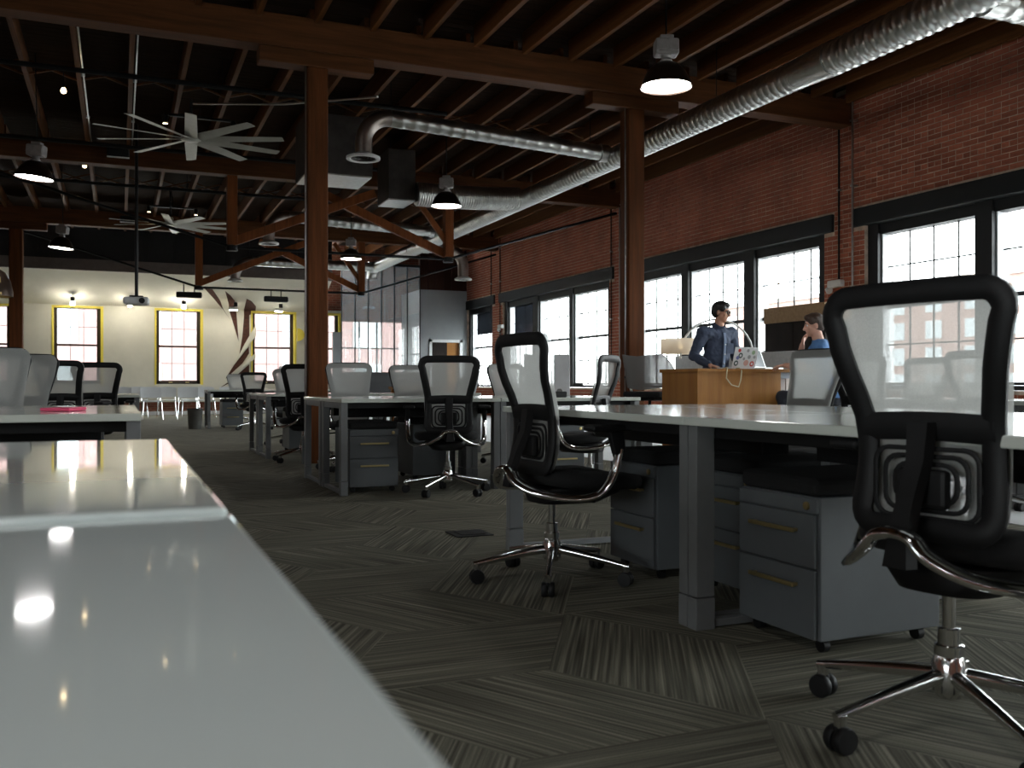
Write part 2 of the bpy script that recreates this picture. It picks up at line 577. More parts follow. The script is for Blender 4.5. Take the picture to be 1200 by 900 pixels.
def brick_tex_mat():
    m = bpy.data.materials.new('distant_brick')
    m.use_nodes = True
    nt = m.node_tree
    N, L = nt.nodes, nt.links
    b = N['Principled BSDF']
    b.inputs['Roughness'].default_value = 0.9
    tc = N.new('ShaderNodeTexCoord')
    sp = N.new('ShaderNodeSeparateXYZ')
    L.new(tc.outputs['Object'], sp.inputs[0])
    ad = N.new('ShaderNodeMath')
    L.new(sp.outputs['X'], ad.inputs[0])
    L.new(sp.outputs['Y'], ad.inputs[1])
    cb = N.new('ShaderNodeCombineXYZ')
    L.new(ad.outputs[0], cb.inputs['X'])
    L.new(sp.outputs['Z'], cb.inputs['Y'])
    t = N.new('ShaderNodeTexBrick')
    t.inputs['Color1'].default_value = (0.20, 0.055, 0.030, 1)
    t.inputs['Color2'].default_value = (0.13, 0.038, 0.022, 1)
    t.inputs['Mortar'].default_value = (0.22, 0.15, 0.11, 1)
    t.inputs['Scale'].default_value = 1.0
    t.inputs['Brick Width'].default_value = 0.213
    t.inputs['Row Height'].default_value = 0.0677
    t.inputs['Mortar Size'].default_value = 0.006
    L.new(cb.outputs[0], t.inputs['Vector'])
    L.new(t.outputs['Color'], b.inputs['Base Color'])
    return m
M['brick_far'] = brick_tex_mat()

# floor: one carpet printed with lozenges whose stripes follow their own side
def build_floor():
    b = MB()
    bm, uvl = b.bm, b.uv
    def quad(ps, uvs):
        vs = [bm.verts.new(p) for p in ps]
        f = bm.faces.new(vs)
        for l, u in zip(f.loops, uvs):
            l[uvl].uv = u
    a = 0.68
    O = Vector((1.19, 2.54))
    w = [Vector((math.sin(R(t)), math.cos(R(t)))) * a for t in (30, 150, 270)]
    A = w[0] - w[1]
    B = w[0] - w[2]
    rng = random.Random(3)
    for i in range(-40, 41):
        for j in range(-40, 41):
            c = O + A * i + B * j
            if not (XL + 0.2 < c.x < WX + 0.6 and YR < c.y < YB + 0.6):
                continue
            for k in range(3):
                p, q = w[k], w[(k + 1) % 3]
                ps = [c, c + p, c + p + q, c + q]
                if any(not (XL < v.x < WX + 0.3 and YR < v.y < YB + 0.3) for v in ps):
                    continue
                d = p.normalized()
                n = Vector((-d.y, d.x))
                off = Vector((rng.uniform(0, 60), rng.uniform(0, 60)))
                quad([(v.x, v.y, 0.0) for v in ps], [((v - c).dot(d) + off.x, (v - c).dot(n) + off.y) for v in ps])
    b.box(XL - 0.3, WX + 0.35, YR - 0.3, YB + 0.35, -0.2, -0.002)
    return struct(b.build('floor', M['carpet'], smooth=0))
floor = build_floor()
struct(MB().box(5.05, WX, YR, YP - 0.06, 0.0005, 0.004).build('floor_strip', M['pale_floor'], smooth=0))

# ---- ceiling: deck, joists, beams, bridging
ceiling = struct(MB().box(XL, WX + 0.3, YR, YB + 0.3, ZC + 0.03, ZC + 0.2).build('ceiling', M['deck'], smooth=0))
pl = MB()
y = 3.8
while y < YB - 0.15:
    pl.box(XL, WX, y + 0.004, y + 0.136, ZC, ZC + 0.028)
    y += 0.14
stuff(pl.build('deck_plank', M['deck'], ceiling, smooth=0))
BEAM_Y = [-2.8, 3.7, 10.2, 16.7, 23.3]
BZ0, BZ1, JZ0 = 4.45, 4.80, 4.75
for yb in BEAM_Y:
    MB().box(XL + 0.02, WX - 0.02, yb - 0.13, yb + 0.13, BZ0, BZ1, bev=0.012).build('beam', M['beam'], ceiling, smooth=30)
jm = MB().box(-0.028, 0.028, 0, 1, JZ0, ZC).mesh('joist', M['joist'], 0)
JX = [-0.475 + 0.61 * k for k in range(-14, 17)]
JX = [x for x in JX if XL + 0.1 < x < WX - 0.1]
for y0, y1 in ((3.83, 10.07), (10.33, 16.57), (16.83, 23.17), (23.43, YB - 0.02)):
    for x in JX:
        inst(jm, 'joist', ceiling, (x, y0, 0), (0, 0, 0), (1, y1 - y0, 1))
bmesh_b = MB().bar((0.03, 0, JZ0 + 0.03), (0.58, 0, ZC - 0.05), 0.03, 0.025).mesh('bridging', M['joist'], 0)
bmesh_c = MB().bar((0.03, 0.04, ZC - 0.05), (0.58, 0.04, JZ0 + 0.03), 0.03, 0.025).mesh('bridging', M['joist'], 0)
for yb in (13.2, 19.9):
    for x in JX:
        if -4.5 < x < 6.5:
            inst(bmesh_b, 'bridging', ceiling, (x, yb, 0))
            inst(bmesh_c, 'bridging', ceiling, (x, yb, 0))

# ---- right wall: mortar core, bricks laid proud of it, openings for the window groups
MX = WX + 0.001
openings = []
for g in GROUPS:
    openings.append((g[0][0] - 0.18, min(g[-1][1] + 0.18, YP - 0.02), 0.78, 3.04))
wm = MB()
ycur = YR
for (a, b_, z0, z1) in openings:
    wm.box(MX, WX + 0.36, ycur, a, 0, ZC)
    wm.box(MX, WX + 0.36, a, b_, 0, z0)
    wm.box(MX, WX + 0.36, a, b_, z1, ZC)
    ycur = b_
wm.box(MX, WX + 0.36, ycur, YB + 0.3, 0, ZC)
wall_right = struct(wm.build('wall_right', M['mortar'], smooth=0))

def cam_px(x, y, z):
    t = R(22.86)
    c, s = math.cos(t), math.sin(t)
    Z = x * s + y * c
    return 600 + 1091 * (x * c - y * s) / Z, 450 - 1091 * (z - 0.86) / Z, Z

def lay_bricks():
    rng = random.Random(5)
    ch, bl, jt = 0.0677, 0.213, 0.0105
    bricks = []
    lint = [(o[0] - 0.21, o[1] + 0.2, 3.03, 3.285) for o in openings]
    nrow = int(ZC / ch)
    for r in range(nrow):
        z0 = r * ch
        z1 = z0 + ch - jt
        blocks = sorted((o[0], o[1]) for o in openings + lint if o[2] < z1 and o[3] > z0)
        y = 5.6 + (0.1065 if r % 2 else 0)
        if r % 6 == 5:
            L = bl / 2
        else:
            L = bl
        while y < YP - 0.01:
            a, b = y, min(y + L - jt, YP)
            for (u, v) in blocks:
                if a < v and b > u:
                    if a >= u:
                        a = v + 0.004
                    else:
                        b = u - 0.004
            if b - a > 0.03:
                bricks.append((a, b, z0, z1, rng.uniform(-0.0025, 0.0035), rng.uniform(-0.002, 0.002)))
            y += L
    seen = []
    for i, k in enumerate(bricks):
        px, py, Z = cam_px(WX, (k[0] + k[1]) / 2, (k[2] + k[3]) / 2)
        if 930 < px < 1200 and 60 < py < 345 and not (px > 1150 and py > 240):
            seen.append((Z + (2.5 if py < 130 else 0), i))
    seen = {i for _, i in sorted(seen)[:300]}
    cube = MB().box(-0.5, 0.5, -0.5, 0.5, -0.5, 0.5).mesh('brick', M['brick'], 0)
    rest = MB()
    for i, (a, b, z0, z1, dx, dz) in enumerate(bricks):
        x0, x1 = WX - 0.0035 + dx * 0.6, MX + 0.012
        if i in seen:
            inst(cube, 'brick', wall_right, ((x0 + x1) / 2, (a + b) / 2, (z0 + z1) / 2 + dz), (rng.uniform(-.01, .01), 0, 0), (x1 - x0, b - a, z1 - z0))
        else:
            rest.box(x0, x1, a, b, z0 + dz, z1 + dz)
    stuff(rest.build('brickwork', M['brick_plain'], wall_right, smooth=0))
lay_bricks()

# ---- windows in the right wall
cube1 = {}
def unit(name, m):
    if (name, m.name) not in cube1:
        cube1[(name, m.name)] = MB().box(-0.5, 0.5, -0.5, 0.5, -0.5, 0.5).mesh(name, m, 0)
    return cube1[(name, m.name)]
def ubox(name, m, parent, x0, x1, y0, y1, z0, z1):
    return inst(unit(name, m), name, parent, ((x0 + x1) / 2, (y0 + y1) / 2, (z0 + z1) / 2), (0, 0, 0), (x1 - x0, y1 - y0, z1 - z0))

wcount = [0]
def right_window(y0, y1, full=True, shade=None):
    wcount[0] += 1
    f = MB()
    GX = WX + 0.24
    t = 0.035
    f.box(WX + 0.10, WX + 0.30, y0 - t, y0, SILL - t, HEAD + 0.14)
    f.box(WX + 0.10, WX + 0.30, y1, y1 + t, SILL - t, HEAD + 0.14)
    f.box(WX + 0.10, WX + 0.30, y0, y1, HEAD, HEAD + 0.14)
    f.box(WX + 0.10, WX + 0.30, y0, y1, SILL - t, SILL)
    w = struct(f.build('window_%d' % wcount[0], M['steel_black'], smooth=0))
    ubox('sill', M['steel_black'], w, WX - 0.02, WX + 0.30, y0 - 0.09, y1 + 0.09, 0.785, 0.84)
    if not full:
        ubox('pane', M['glass'], w, GX - 0.003, GX + 0.003, y0, y1, SILL, HEAD)
        return w
    ubox('jamb', M['white_trim'], w, WX + 0.13, WX + 0.32, y1 - 0.022, y1 - 0.001, SILL, HEAD)
    zs = [SILL, 1.39, 1.91, 2.45, HEAD]
    ys = [y0 + (y1 - y0) * k / 4 for k in range(5)]
    ubox('meeting_rail', M['steel_black'], w, GX - 0.03, GX + 0.03, y0, y1, 1.885, 1.935)
    for z in (1.39, 2.45):
        ubox('muntin', M['steel_black'], w, GX - 0.012, GX + 0.012, y0, y1, z - 0.009, z + 0.009)
    for yy in ys[1:-1]:
        ubox('muntin', M['steel_black'], w, GX - 0.010, GX + 0.010, yy - 0.008, yy + 0.008, SILL, 1.885)
        ubox('muntin', M['steel_black'], w, GX - 0.010, GX + 0.010, yy - 0.008, yy + 0.008, 1.935, HEAD)
    for a, b in zip(ys, ys[1:]):
        for c, d in zip(zs, zs[1:]):
            ubox('pane', M['glass'], w, GX - 0.002, GX + 0.002, a + 0.006, b - 0.006, c + 0.01, d - 0.01)
    if shade:
        ubox('roller_shade', M['shade'], w, WX + 0.205, WX + 0.212, y0 + 0.02, y1 - 0.17, shade, HEAD)
    return w
for gi, g in enumerate(GROUPS):
    for wi, (a, b) in enumerate(g):
        sh = {(4, 2): 1.95, (5, 0): 2.28}.get((gi, wi))
        right_window(a, b, gi >= 2, sh)
for gi, (g, o) in enumerate(zip(GROUPS, openings)):
    lt = struct(MB().box(WX - 0.05, WX + 0.2, o[0] - 0.2, min(o[1] + 0.2, YP - 0.01), 3.03, 3.28, bev=0.01).build('trim_%d' % (gi + 1), M['steel_black']))
    ed = [o[0]] + [v for w_ in g for v in w_] + [o[1]]
    for a, b in zip(ed[0::2], ed[1::2]):
        ubox('mullion', M['steel_black'], lt, WX + 0.06, WX + 0.33, a, b, 0.80, 3.03)

# ---- left and rear walls (never in the frame): plain brick with window openings
def plain_wall(name, axis, pos, a, b, wins, z0, z1):
    w = MB()
    cur = a
    def bx(p, q, u, v):
        if axis == 'x':
            w.box(pos - 0.3, pos, p, q, u, v)
        else:
            w.box(p, q, pos - 0.3, pos, u, v)
    for p, q in wins:
        bx(cur, p, 0, ZC)
        bx(p, q, 0, z0)
        bx(p, q, z1, ZC)
        cur = q
    bx(cur, b, 0, ZC)
    o = struct(w.build(name, M['brick_far'], smooth=0))
    for p, q in wins:
        wcount[0] += 1
        f = MB()
        n = int((q - p) / 1.1)
        for k in range(n + 1):
            c = p + (q - p) * k / n
            if axis == 'x':
                f.box(pos - 0.2, pos - 0.1, c - 0.04, c + 0.04, z0, z1)
            else:
                f.box(c - 0.04, c + 0.04, pos - 0.2, pos - 0.1, z0, z1)
        wd = struct(f.build('window_%d' % wcount[0], M['steel_black'], smooth=0))
        if axis == 'x':
            ubox('pane', M['glass'], wd, pos - 0.155, pos - 0.15, p, q, z0, z1)
            portal((pos - 0.42, (p + q) / 2, (z0 + z1) / 2), (0, R(-90), 0), z1 - z0, q - p)
        else:
            ubox('pane', M['glass'], wd, p, q, pos - 0.155, pos - 0.15, z0, z1)
            portal(((p + q) / 2, pos - 0.42, (z0 + z1) / 2), (R(90), 0, 0), q - p, z1 - z0)
plain_wall('wall_left', 'x', XL, YR - 0.3, YB + 0.3, [(-6.5, -0.5)], 0.9, 2.9)
plain_wall('wall_front', 'y', YR, XL, WX + 0.3, [], 0.9, 2.9)

# ---- far end: cream lining with yellow window reveals, sloping soffit, black bulkhead
SZ0, SZ1 = 3.72, 2.99
XE = 5.42                                  # where the glass room starts
BW = [(-3.85, -2.62), (-1.63, -0.46), (0.93, 2.12), (3.52, 4.72), (5.30, 6.04)]
WZ0, WZ1 = 0.86, 2.92
cw = MB()
cur = XL
for p, q in BW:
    cw.box(cur, p, YB, YB + 0.22, 0.36, SZ1 + 0.05)
    cw.box(p, q, YB, YB + 0.22, 0.36, WZ0)
    cw.box(p, q, YB, YB + 0.22, WZ1, SZ1 + 0.05)
    cur = q
cw.box(cur, 6.12, YB, YB + 0.22, 0.36, SZ1 + 0.05)
wall_back = struct(cw.build('wall_back', M['cream'], smooth=0))
low = MB().box(XL, 6.12, YB + 0.04, YB + 0.3, 0.0, 0.36).build('brick_plinth', M['brick_far'], wall_back, smooth=0)
struct(MB().box(XL, 5.3, YB - 0.02, YB + 0.04, 0.0, 0.10, bev=0.006).build('baseboard_back', M['white_trim']))
rb = MB()
rb.box(6.12, WX + 0.3, YB, YB + 0.3, 0.0, 1.22)
rb.box(6.12, WX + 0.3, YB, YB + 0.3, 2.74, ZC)
rb.box(XE + 0.05, 6.12, YB, YB + 0.3, SZ1 + 0.05, ZC)
rb.box(8.30, WX + 0.3, YB, YB + 0.3, 1.22, 2.74)
struct(rb.build('wall_back_right', M['brick_far'], smooth=0))
sf = MB()
sf.loft([[(XL, YP, SZ0), (XE, YP, SZ0), (XE, YP, SZ0 + 0.22), (XL, YP, SZ0 + 0.22)],
         [(XL, YB, SZ1), (XE, YB, SZ1), (XE, YB, SZ1 + 0.15), (XL, YB, SZ1 + 0.15)]])
soffit = struct(sf.build('trim_8', M['cream'], smooth=0))
struct(MB().box(XL, XE, YP - 0.06, YP + 0.02, SZ0 - 0.01, SZ0 + 0.27).build('trim_9', M['fascia'], smooth=0))
bh = struct(MB().box(XL, XE, YP + 0.02, YP + 0.12, SZ0 + 0.23, ZC).build('trim_10', M['panel_black'], smooth=0))
x = XL
while x < XE - 0.05:
    ubox('wall_panel', M['panel_black'], bh, x + 0.008, min(x + 0.622, XE), YP - 0.012, YP + 0.03, SZ0 + 0.27, ZC - 0.01)
    x += 0.63

def back_window(p, q, bars=(3, 4)):
    wcount[0] += 1
    f = MB()
    Y0 = YB + 0.12
    f.box(p, p + 0.09, Y0, Y0 + 0.1, WZ0, WZ1)
    f.box(q - 0.11, q, Y0, Y0 + 0.1, WZ0, WZ1)
    f.box(p, q, Y0, Y0 + 0.1, WZ0, WZ0 + 0.1)
    f.box(p, q, Y0, Y0 + 0.1, WZ1 - 0.03, WZ1)
    w = struct(f.build('window_%d' % wcount[0], M['frame_brown'], smooth=0))
    for a, b, c, d in ((p - 0.035, p + 0.012, WZ0 - 0.02, WZ1 + 0.045), (q - 0.012, q + 0.055, WZ0 - 0.02, WZ1 + 0.045)):
        ubox('reveal', M['yellow'], w, a, b, YB - 0.012, YB + 0.121, c, d)
    ubox('reveal', M['yellow'], w, p, q, YB - 0.012, YB + 0.121, WZ1 - 0.012, WZ1 + 0.045)
    a, b, zm = p + 0.09, q - 0.11, (WZ0 + WZ1) / 2 + 0.02
    ubox('meeting_rail', M['frame_brown'], w, a, b, Y0 + 0.01, Y0 + 0.07, zm - 0.025, zm + 0.025)
    xs = [a + (b - a) * k / 3 for k in range(4)]
    zs = [WZ0 + 0.1, (WZ0 + 0.1 + zm) / 2, zm, (WZ1 - 0.03 + zm) / 2, WZ1 - 0.03]
    for xx in xs[1:-1]:
        ubox('muntin', M['frame_brown'], w, xx - 0.007, xx + 0.007, Y0 + 0.02, Y0 + 0.05, zs[0], zs[2] - 0.025)
        ubox('muntin', M['frame_brown'], w, xx - 0.007, xx + 0.007, Y0 + 0.02, Y0 + 0.05, zs[2] + 0.025, zs[4])
    for z in (zs[1], zs[3]):
        ubox('muntin', M['frame_brown'], w, a, b, Y0 + 0.022, Y0 + 0.048, z - 0.007, z + 0.007)
    for u, v in zip(xs, xs[1:]):
        for c, d in zip(zs, zs[1:]):
            ubox('pane', M['glass'], w, u + 0.008, v - 0.008, Y0 + 0.03, Y0 + 0.036, c + 0.012, d - 0.012)
    for u in (0.3, 0.75):
        xx = a + (b - a) * u
        ubox('sash_lift', M['brass'], w, xx - 0.05, xx + 0.05, Y0 - 0.02, Y0 + 0.005, WZ0 + 0.035, WZ0 + 0.065)
    portal(((p + q) / 2, YB + 0.45, (WZ0 + WZ1) / 2), (R(-90), 0, 0), q - p, WZ1 - WZ0)
for p, q in BW:
    back_window(p, q)

# bright window strip at the back of the glass room
wcount[0] += 1
f = MB()
for k in range(5):
    x = 6.12 + (8.30 - 6.12) * k / 4
    f.box(x - 0.02, x + 0.02, YB + 0.05, YB + 0.12, 1.22, 2.74)
f.box(6.12, 8.30, YB + 0.05, YB + 0.12, 1.92, 1.96)
ws = struct(f.build('window_%d' % wcount[0], M['steel_black'], smooth=0))
for k in range(4):
    ubox('pane', M['glass'], ws, 6.14 + 0.545 * k, 6.645 + 0.545 * k, YB + 0.08, YB + 0.086, 1.22, 2.74)
portal((7.21, YB + 0.45, 1.98), (R(-90), 0, 0), 2.18, 1.52)

# grey core with the doorway, dark boards above
CX0, CTOP = 7.96, 3.58
core = MB()
core.box(CX0, 8.29, YP, YP + 0.15, 0, CTOP)
core.box(8.29, 9.2, YP, YP + 0.15, 2.10, CTOP)
core.box(9.2, WX - 0.002, YP, YP + 0.15, 0, CTOP)
core.box(CX0, CX0 + 0.12, YP + 0.15, YB - 0.01, 0, CTOP)
core.box(CX0 + 0.12, WX - 0.002, YP + 1.3, YP + 1.4, 0, CTOP)
struct(core.build('wall_core', M['grey_wall'], smooth=0))
ub = struct(MB().box(CX0, WX - 0.01, YP + 0.03, YP + 0.12, CTOP, ZC).build('trim_11', M['panel_brown'], smooth=0))
x = CX0
while x < WX - 0.05:
    ubox('wall_board', M['panel_brown'], ub, x + 0.004, min(x + 0.236, WX - 0.01), YP - 0.004, YP + 0.04, CTOP, ZC - 0.01)
    x += 0.24
dr = MB()
for a, b, c, d in ((8.24, 8.32, 0, 2.15), (9.17, 9.25, 0, 2.15), (8.24, 9.25, 2.07, 2.15)):
    dr.box(a, b, YP - 0.03, YP + 0.17, c, d)
door = struct(dr.build('door_1', M['white_trim'], smooth=0))
ubox('door_leaf', M['dark_panel'], door, 8.32, 8.80, YP + 0.05, YP + 0.09, 0.01, 2.07)
ubox('door_leaf', M['ply'], door, 8.80, 9.17, YP + 0.06, YP + 0.10, 0.01, 2.07)

# glass partition of upright panels on a dark knee wall
gp = thing('glass_partition', 'tall glass partition of upright panels over a low dark wall beside the grey core', 'partition', (XE + 0.27, YP, 0))
MB().box(0, CX0 - XE - 0.27, -0.05, 0.05, 0, 1.18).build('knee_wall', M['knee'], gp, smooth=0)
n = 6
W_ = (CX0 - XE - 0.27) / n
for k in range(n):
    MB().box(k * W_ + 0.014, (k + 1) * W_ - 0.014, -0.006, 0.006, 1.20, 4.2).build('glass_panel', M['part_glass'], gp, smooth=0)
for k in range(n + 1):
    MB().box(k * W_ - 0.012, k * W_ + 0.012, -0.025, 0.025, 1.18, 4.2).build('glazing_bar', M['steel_black'], gp, smooth=0)
MB().box(-0.02, CX0 - XE - 0.27, -0.03, 0.03, 4.2, 4.27).build('head_rail', M['steel_black'], gp, smooth=0)
MB().box(-0.25, -0.02, -0.03, 0.03, 0, 2.3).build('side_post', M['grey_wall'], gp, smooth=0)

# ---- columns and trusses
def column(x, y, label, w=0.22, top=BZ0):
    c = thing('timber_column', label, 'column', (x, y, 0), 0, 'timber columns')
    MB().box(-w / 2, w / 2, -w / 2, w / 2, 0, top - 0.16, bev=0.018).build('shaft', M['post'], c)
    MB().box(-0.62, 0.62, -0.11, 0.11, top - 0.16, top, bev=0.012).build('bolster', M['beam'], c)
    return c
c1 = column(1.98, 10.2, 'brown timber column left of the middle, standing at the desk corner')
c2 = column(5.94, 10.2, 'timber column lit orange low down, just left of the man at the counter', 0.23)
c3 = column(-2.11, 23.3, 'distant timber column before the cream wall at far left', 0.27)
column(-5.95, 10.2, 'timber column out to the left of the view')
MB().tube([(-0.125, -0.06, 0.3), (-0.125, -0.06, 4.3)], 0.010, 6).build('conduit', M['galv'], c1)
MB().box(-0.17, -0.11, -0.15, -0.06, 0.0, 0.30, bev=0.004).build('outlet_box', M['cab'], c1)
MB().tube([(-0.135, -0.06, 0.3), (-0.135, -0.06, 4.3)], 0.010, 6).build('conduit', M['galv'], c2)

def truss(y, xa, xb, node, label, xl, xr):
    t = thing('queen_post_truss', label, 'roof truss', (0, y, 0), 0, 'timber roof trusses')
    for x in (xa, xb):
        MB().box(x - 0.085, x + 0.085, -0.09, 0.09, node, BZ0, bev=0.01).build('post', M['truss'], t)
        MB().lathe([(0.02, -0.09), (0.10, -0.08), (0.10, 0.0), (0.05, 0.02)], 12, Matrix.Translation((x, 0, node - 0.02))).build('node_casting', M['iron'], t)
    MB().bar((xa, -0.02, node + 0.05), ((xa + xb) / 2 + 0.55, -0.02, BZ0 - 0.10), 0.09, 0.15, (0, 0, 1)).build('brace', M['truss'], t)
    MB().bar((xb, 0.075, node + 0.05), ((xa + xb) / 2 - 0.55, 0.075, BZ0 - 0.10), 0.09, 0.15, (0, 0, 1)).build('brace', M['truss'], t)
    MB().bar((xb + 0.02, -0.02, node + 0.2), (xb - 0.70, -0.02, BZ0 - 0.06), 0.07, 0.10, (0, 0, 1)).build('strut', M['truss'], t)
    MB().tube([(xa, 0, node - 0.04), (xb, 0, node - 0.04)], 0.026, 8).build('tie_rod', M['iron'], t)
    MB().tube([(xa, 0, node - 0.04), (xl, 0, BZ0 - 0.2)], 0.026, 8).build('tie_rod', M['iron'], t)
    MB().tube([(xb, 0, node - 0.04), (xr, 0, BZ0 - 0.1)], 0.026, 8).build('tie_rod', M['iron'], t)
    return t
truss(16.7, 1.79, 5.73, 3.26, 'nearer orange timber truss with crossed braces hanging under the second beam', -1.92, 9.35)
truss(23.3, 1.74, 5.66, 3.20, 'farther orange timber truss with crossed braces before the cream soffit', -1.94, 9.35)

# ---- ducts
def ring_tube(b, pts, r, n=20, pitch=0.09, amp=0.005):
    """round duct with standing ribs"""
    P = [Vector(p) for p in pts]
    out, rr = [], []
    for a, c in zip(P, P[1:]):
        L = (c - a).length
        k = max(2, int(L / pitch))
        for i in range(k):
            t = i / k
            d = pitch * 0.14 / L
            for dt, e in ((0, 0), (0.6 * d, amp), (1.8 * d, amp), (2.4 * d, 0)):
                out.append(a + (c - a) * (t + dt))
                rr.append(r + e)
    out.append(P[-1])
    rr.append(r)
    return b.tube(out, rr, n)
DX, DZ, DR = 6.5, 4.08, 0.15
duct = thing('spiral_duct', 'long main spiral duct running the length of the ceiling', 'duct', (DX, 0, DZ), 0, 'ceiling ducts')
ring_tube(MB(), [(0, 7.75, 0), (0, 14.3, 0)], DR, 24, 0.10).build('duct_section', M['galv'], duct, 50)
ring_tube(MB(), [(0, 15.3, 0), (0, 25.2, 0)], DR, 24, 0.10).build('duct_section', M['galv'], duct, 50)
ring_tube(MB(), [(0, 2.0, 0), (0, 7.3, 0)], DR + 0.012, 24, 0.11, 0.010).build('duct_section', M['galv'], duct, 50)
MB().tube([(0, 7.25, 0), (0, 7.3, 0), (0, 7.75, 0), (0, 7.8, 0)], [DR + 0.02, DR + 0.022, DR + 0.004, DR + 0.004], 24).build('reducer', M['galv'], duct)
MB().tube([(0, 14.28, 0), (0, 14.3, 0), (0, 15.3, 0), (0, 15.32, 0)], [DR + 0.008] * 4, 24).build('collar', M['galv'], duct)
for yy in (9.2, 12.4, 18.2, 21.6):
    MB().tube([(0, yy - 0.02, 0), (0, yy + 0.02, 0)], DR + 0.008, 24).build('joint_band', M['galv'], duct)
    MB().tube([(0, yy, DR), (0, yy, ZC - DZ)], 0.006, 6).build('hanger_rod', M['iron'], duct)
eb = [(0, 25.2 + 0.28 * math.sin(t), 0.28 * (math.cos(t) - 1)) for t in [R(90) * i / 7 for i in range(8)]]
MB().tube(eb, DR, 20).build('end_elbow', M['galv'], duct, 50)

def branch(name_label, y, x_main, x_el, z0, z1, zbot, r, direction=-1, ring=0.2, pitch=0.17):
    """side duct along X from the main duct, elbow down to a round diffuser"""
    b = thing('branch_duct', name_label, 'duct', (x_main, y, z0), 0, 'ceiling ducts')
    L = abs(x_el - x_main)
    re = r * 3.4
    d = direction
    ring_tube(MB(), [(d * (DR + 0.02), 0, 0), (d * (L - re), 0, z1 - z0)], r, 20, pitch, 0.0045).build('straight_section', M['galv'], b, 50)
    MB().tube([(d * (DR - 0.03), 0, 0), (d * (DR + 0.10), 0, 0)], r + 0.02, 20).build('saddle', M['galv'], b)
    el = [(d * (L - re + re * math.sin(t)), 0, z1 - z0 - re * (1 - math.cos(t))) for t in [R(90) * i / 9 for i in range(10)]]
    el += [(d * L, 0, zbot - z0 + 0.06)]
    MB().tube(el, r, 20).build('elbow', M['galv_elbow'], b, 50)
    df = thing_part = MB().lathe([(r * 0.9, 0.08), (r + 0.015, 0.07), (ring, 0.03), (ring, 0.0), (ring * 0.80, 0.0), (ring * 0.78, 0.03), (r * 0.8, 0.05)], 28,
                                 Matrix.Translation((d * L, 0, zbot - z0)), cap=False).build('diffuser', M['white_metal'], b)
    cn = MB()
    for k, q in enumerate((0.72, 0.52, 0.30)):
        cn.lathe([(ring * q, -0.004), (ring * q * 0.82, 0.022), (ring * q * 0.74, 0.022), (ring * q * 0.9, -0.006)], 24, Matrix.Translation((d * L, 0, zbot - z0 + 0.012)), cap=False)
    cn.build('vane', M['galv_dark'], df)
    return b
branch('nearest branch duct, with an elbow turned down to a round white diffuser', 11.66, DX, 2.86, 4.13, 4.28, 3.72, 0.105, -1, 0.215)
branch('second branch duct, ending in an elbow behind the first column', 19.5, DX, 2.82, 4.20, 4.32, 3.72, 0.115, -1, 0.20)
branch('farthest branch duct, low against the black bulkhead', 24.9, DX, 2.75, 4.05, 4.05, 3.50, 0.125, -1, 0.20)
branch('short branch duct turned down beside the brick wall', 21.1, DX, 7.62, 4.10, 4.10, 3.36, 0.13, 1, 0.21)
b5 = thing('branch_duct', 'bright branch duct running out at the top right corner', 'duct', (DX, 5.6, 4.08), 0, 'ceiling ducts')
ring_tube(MB(), [(DR + 0.02, 0, 0), (2.85, 0, -0.02)], 0.15, 22, 0.16, 0.005).build('straight_section', M['galv'], b5, 50)
MB().tube([(DR - 0.04, 0, 0), (DR + 0.10, 0, 0)], 0.165, 20).build('saddle', M['galv'], b5)

ah = thing('air_handler', 'dark box air handler with a grey metal underside, left above the first column', 'air handler', (2.86, 13.45, 3.8))
MB().box(-0.47, 0.47, -0.43, 0.43, 0.02, 0.85, bev=0.006).build('casing', M['galv_dark'], ah)
MB().box(-0.46, 0.46, -0.42, 0.42, 0.0, 0.02).build('bottom_panel', M['galv'], ah, smooth=0)
for x in (-0.4, 0.4):
    MB().tube([(x, 0.0, 0.85), (x, 0.0, 1.19)], 0.008, 6).build('hanger_rod', M['iron'], ah)
ah2 = thing('air_handler', 'tall dark duct box fed by the ribbed flexible duct', 'air handler', (4.28, 15.15, 3.88))
MB().box(-0.23, 0.23, -0.35, 0.35, 0.02, 0.84, bev=0.006).build('casing', M['galv_dark'], ah2)
MB().box(-0.225, 0.225, -0.34, 0.34, 0.0, 0.02).build('bottom_panel', M['galv'], ah2, smooth=0)
MB().tube([(-0.1, 0.0, 0.84), (-0.1, 0.0, 1.11)], 0.008, 6).build('hanger_rod', M['iron'], ah2)
fx = thing('flexible_duct', 'ribbed flexible duct joining the tall box to the main duct', 'duct', (4.52, 14.8, 4.0), 0, 'ceiling ducts')
P, RR = [], []
for i in range(44):
    t = i / 43
    for q, e in ((0.0, 0.0), (0.4, 0.013), (0.6, 0.013)):
        P.append((0.0 + 1.80 * (t + q / 43), 0, 0.06 * t - 0.02 * math.sin(math.pi * t)))
        RR.append(0.185 + e)
MB().tube(P, RR, 22).build('ribbed_sleeve', M['galv'], fx, 40)
for yb, h in ((12.3, 4.62), (15.9, 4.6), (19.0, 4.6)):
    sp = thing('sprinkler_pipe', {12.3: 'black sprinkler pipe crossing under the joists above the nearer fan', 15.9: 'black sprinkler pipe just before the second beam', 19.0: 'black sprinkler pipe crossing above the farther fan'}[yb], 'pipe', (0, yb, h), 0, 'sprinkler pipes')
    MB().tube([(XL + 0.1, 0, 0), (4.2, 0, 0)], 0.032, 10).build('pipe', M['iron'], sp)
    for x in (-6, -2.4, 1.2, 3.4):
        MB().tube([(x, 0, 0.03), (x, 0, ZC - h)], 0.006, 6).build('hanger_rod', M['iron'], sp)
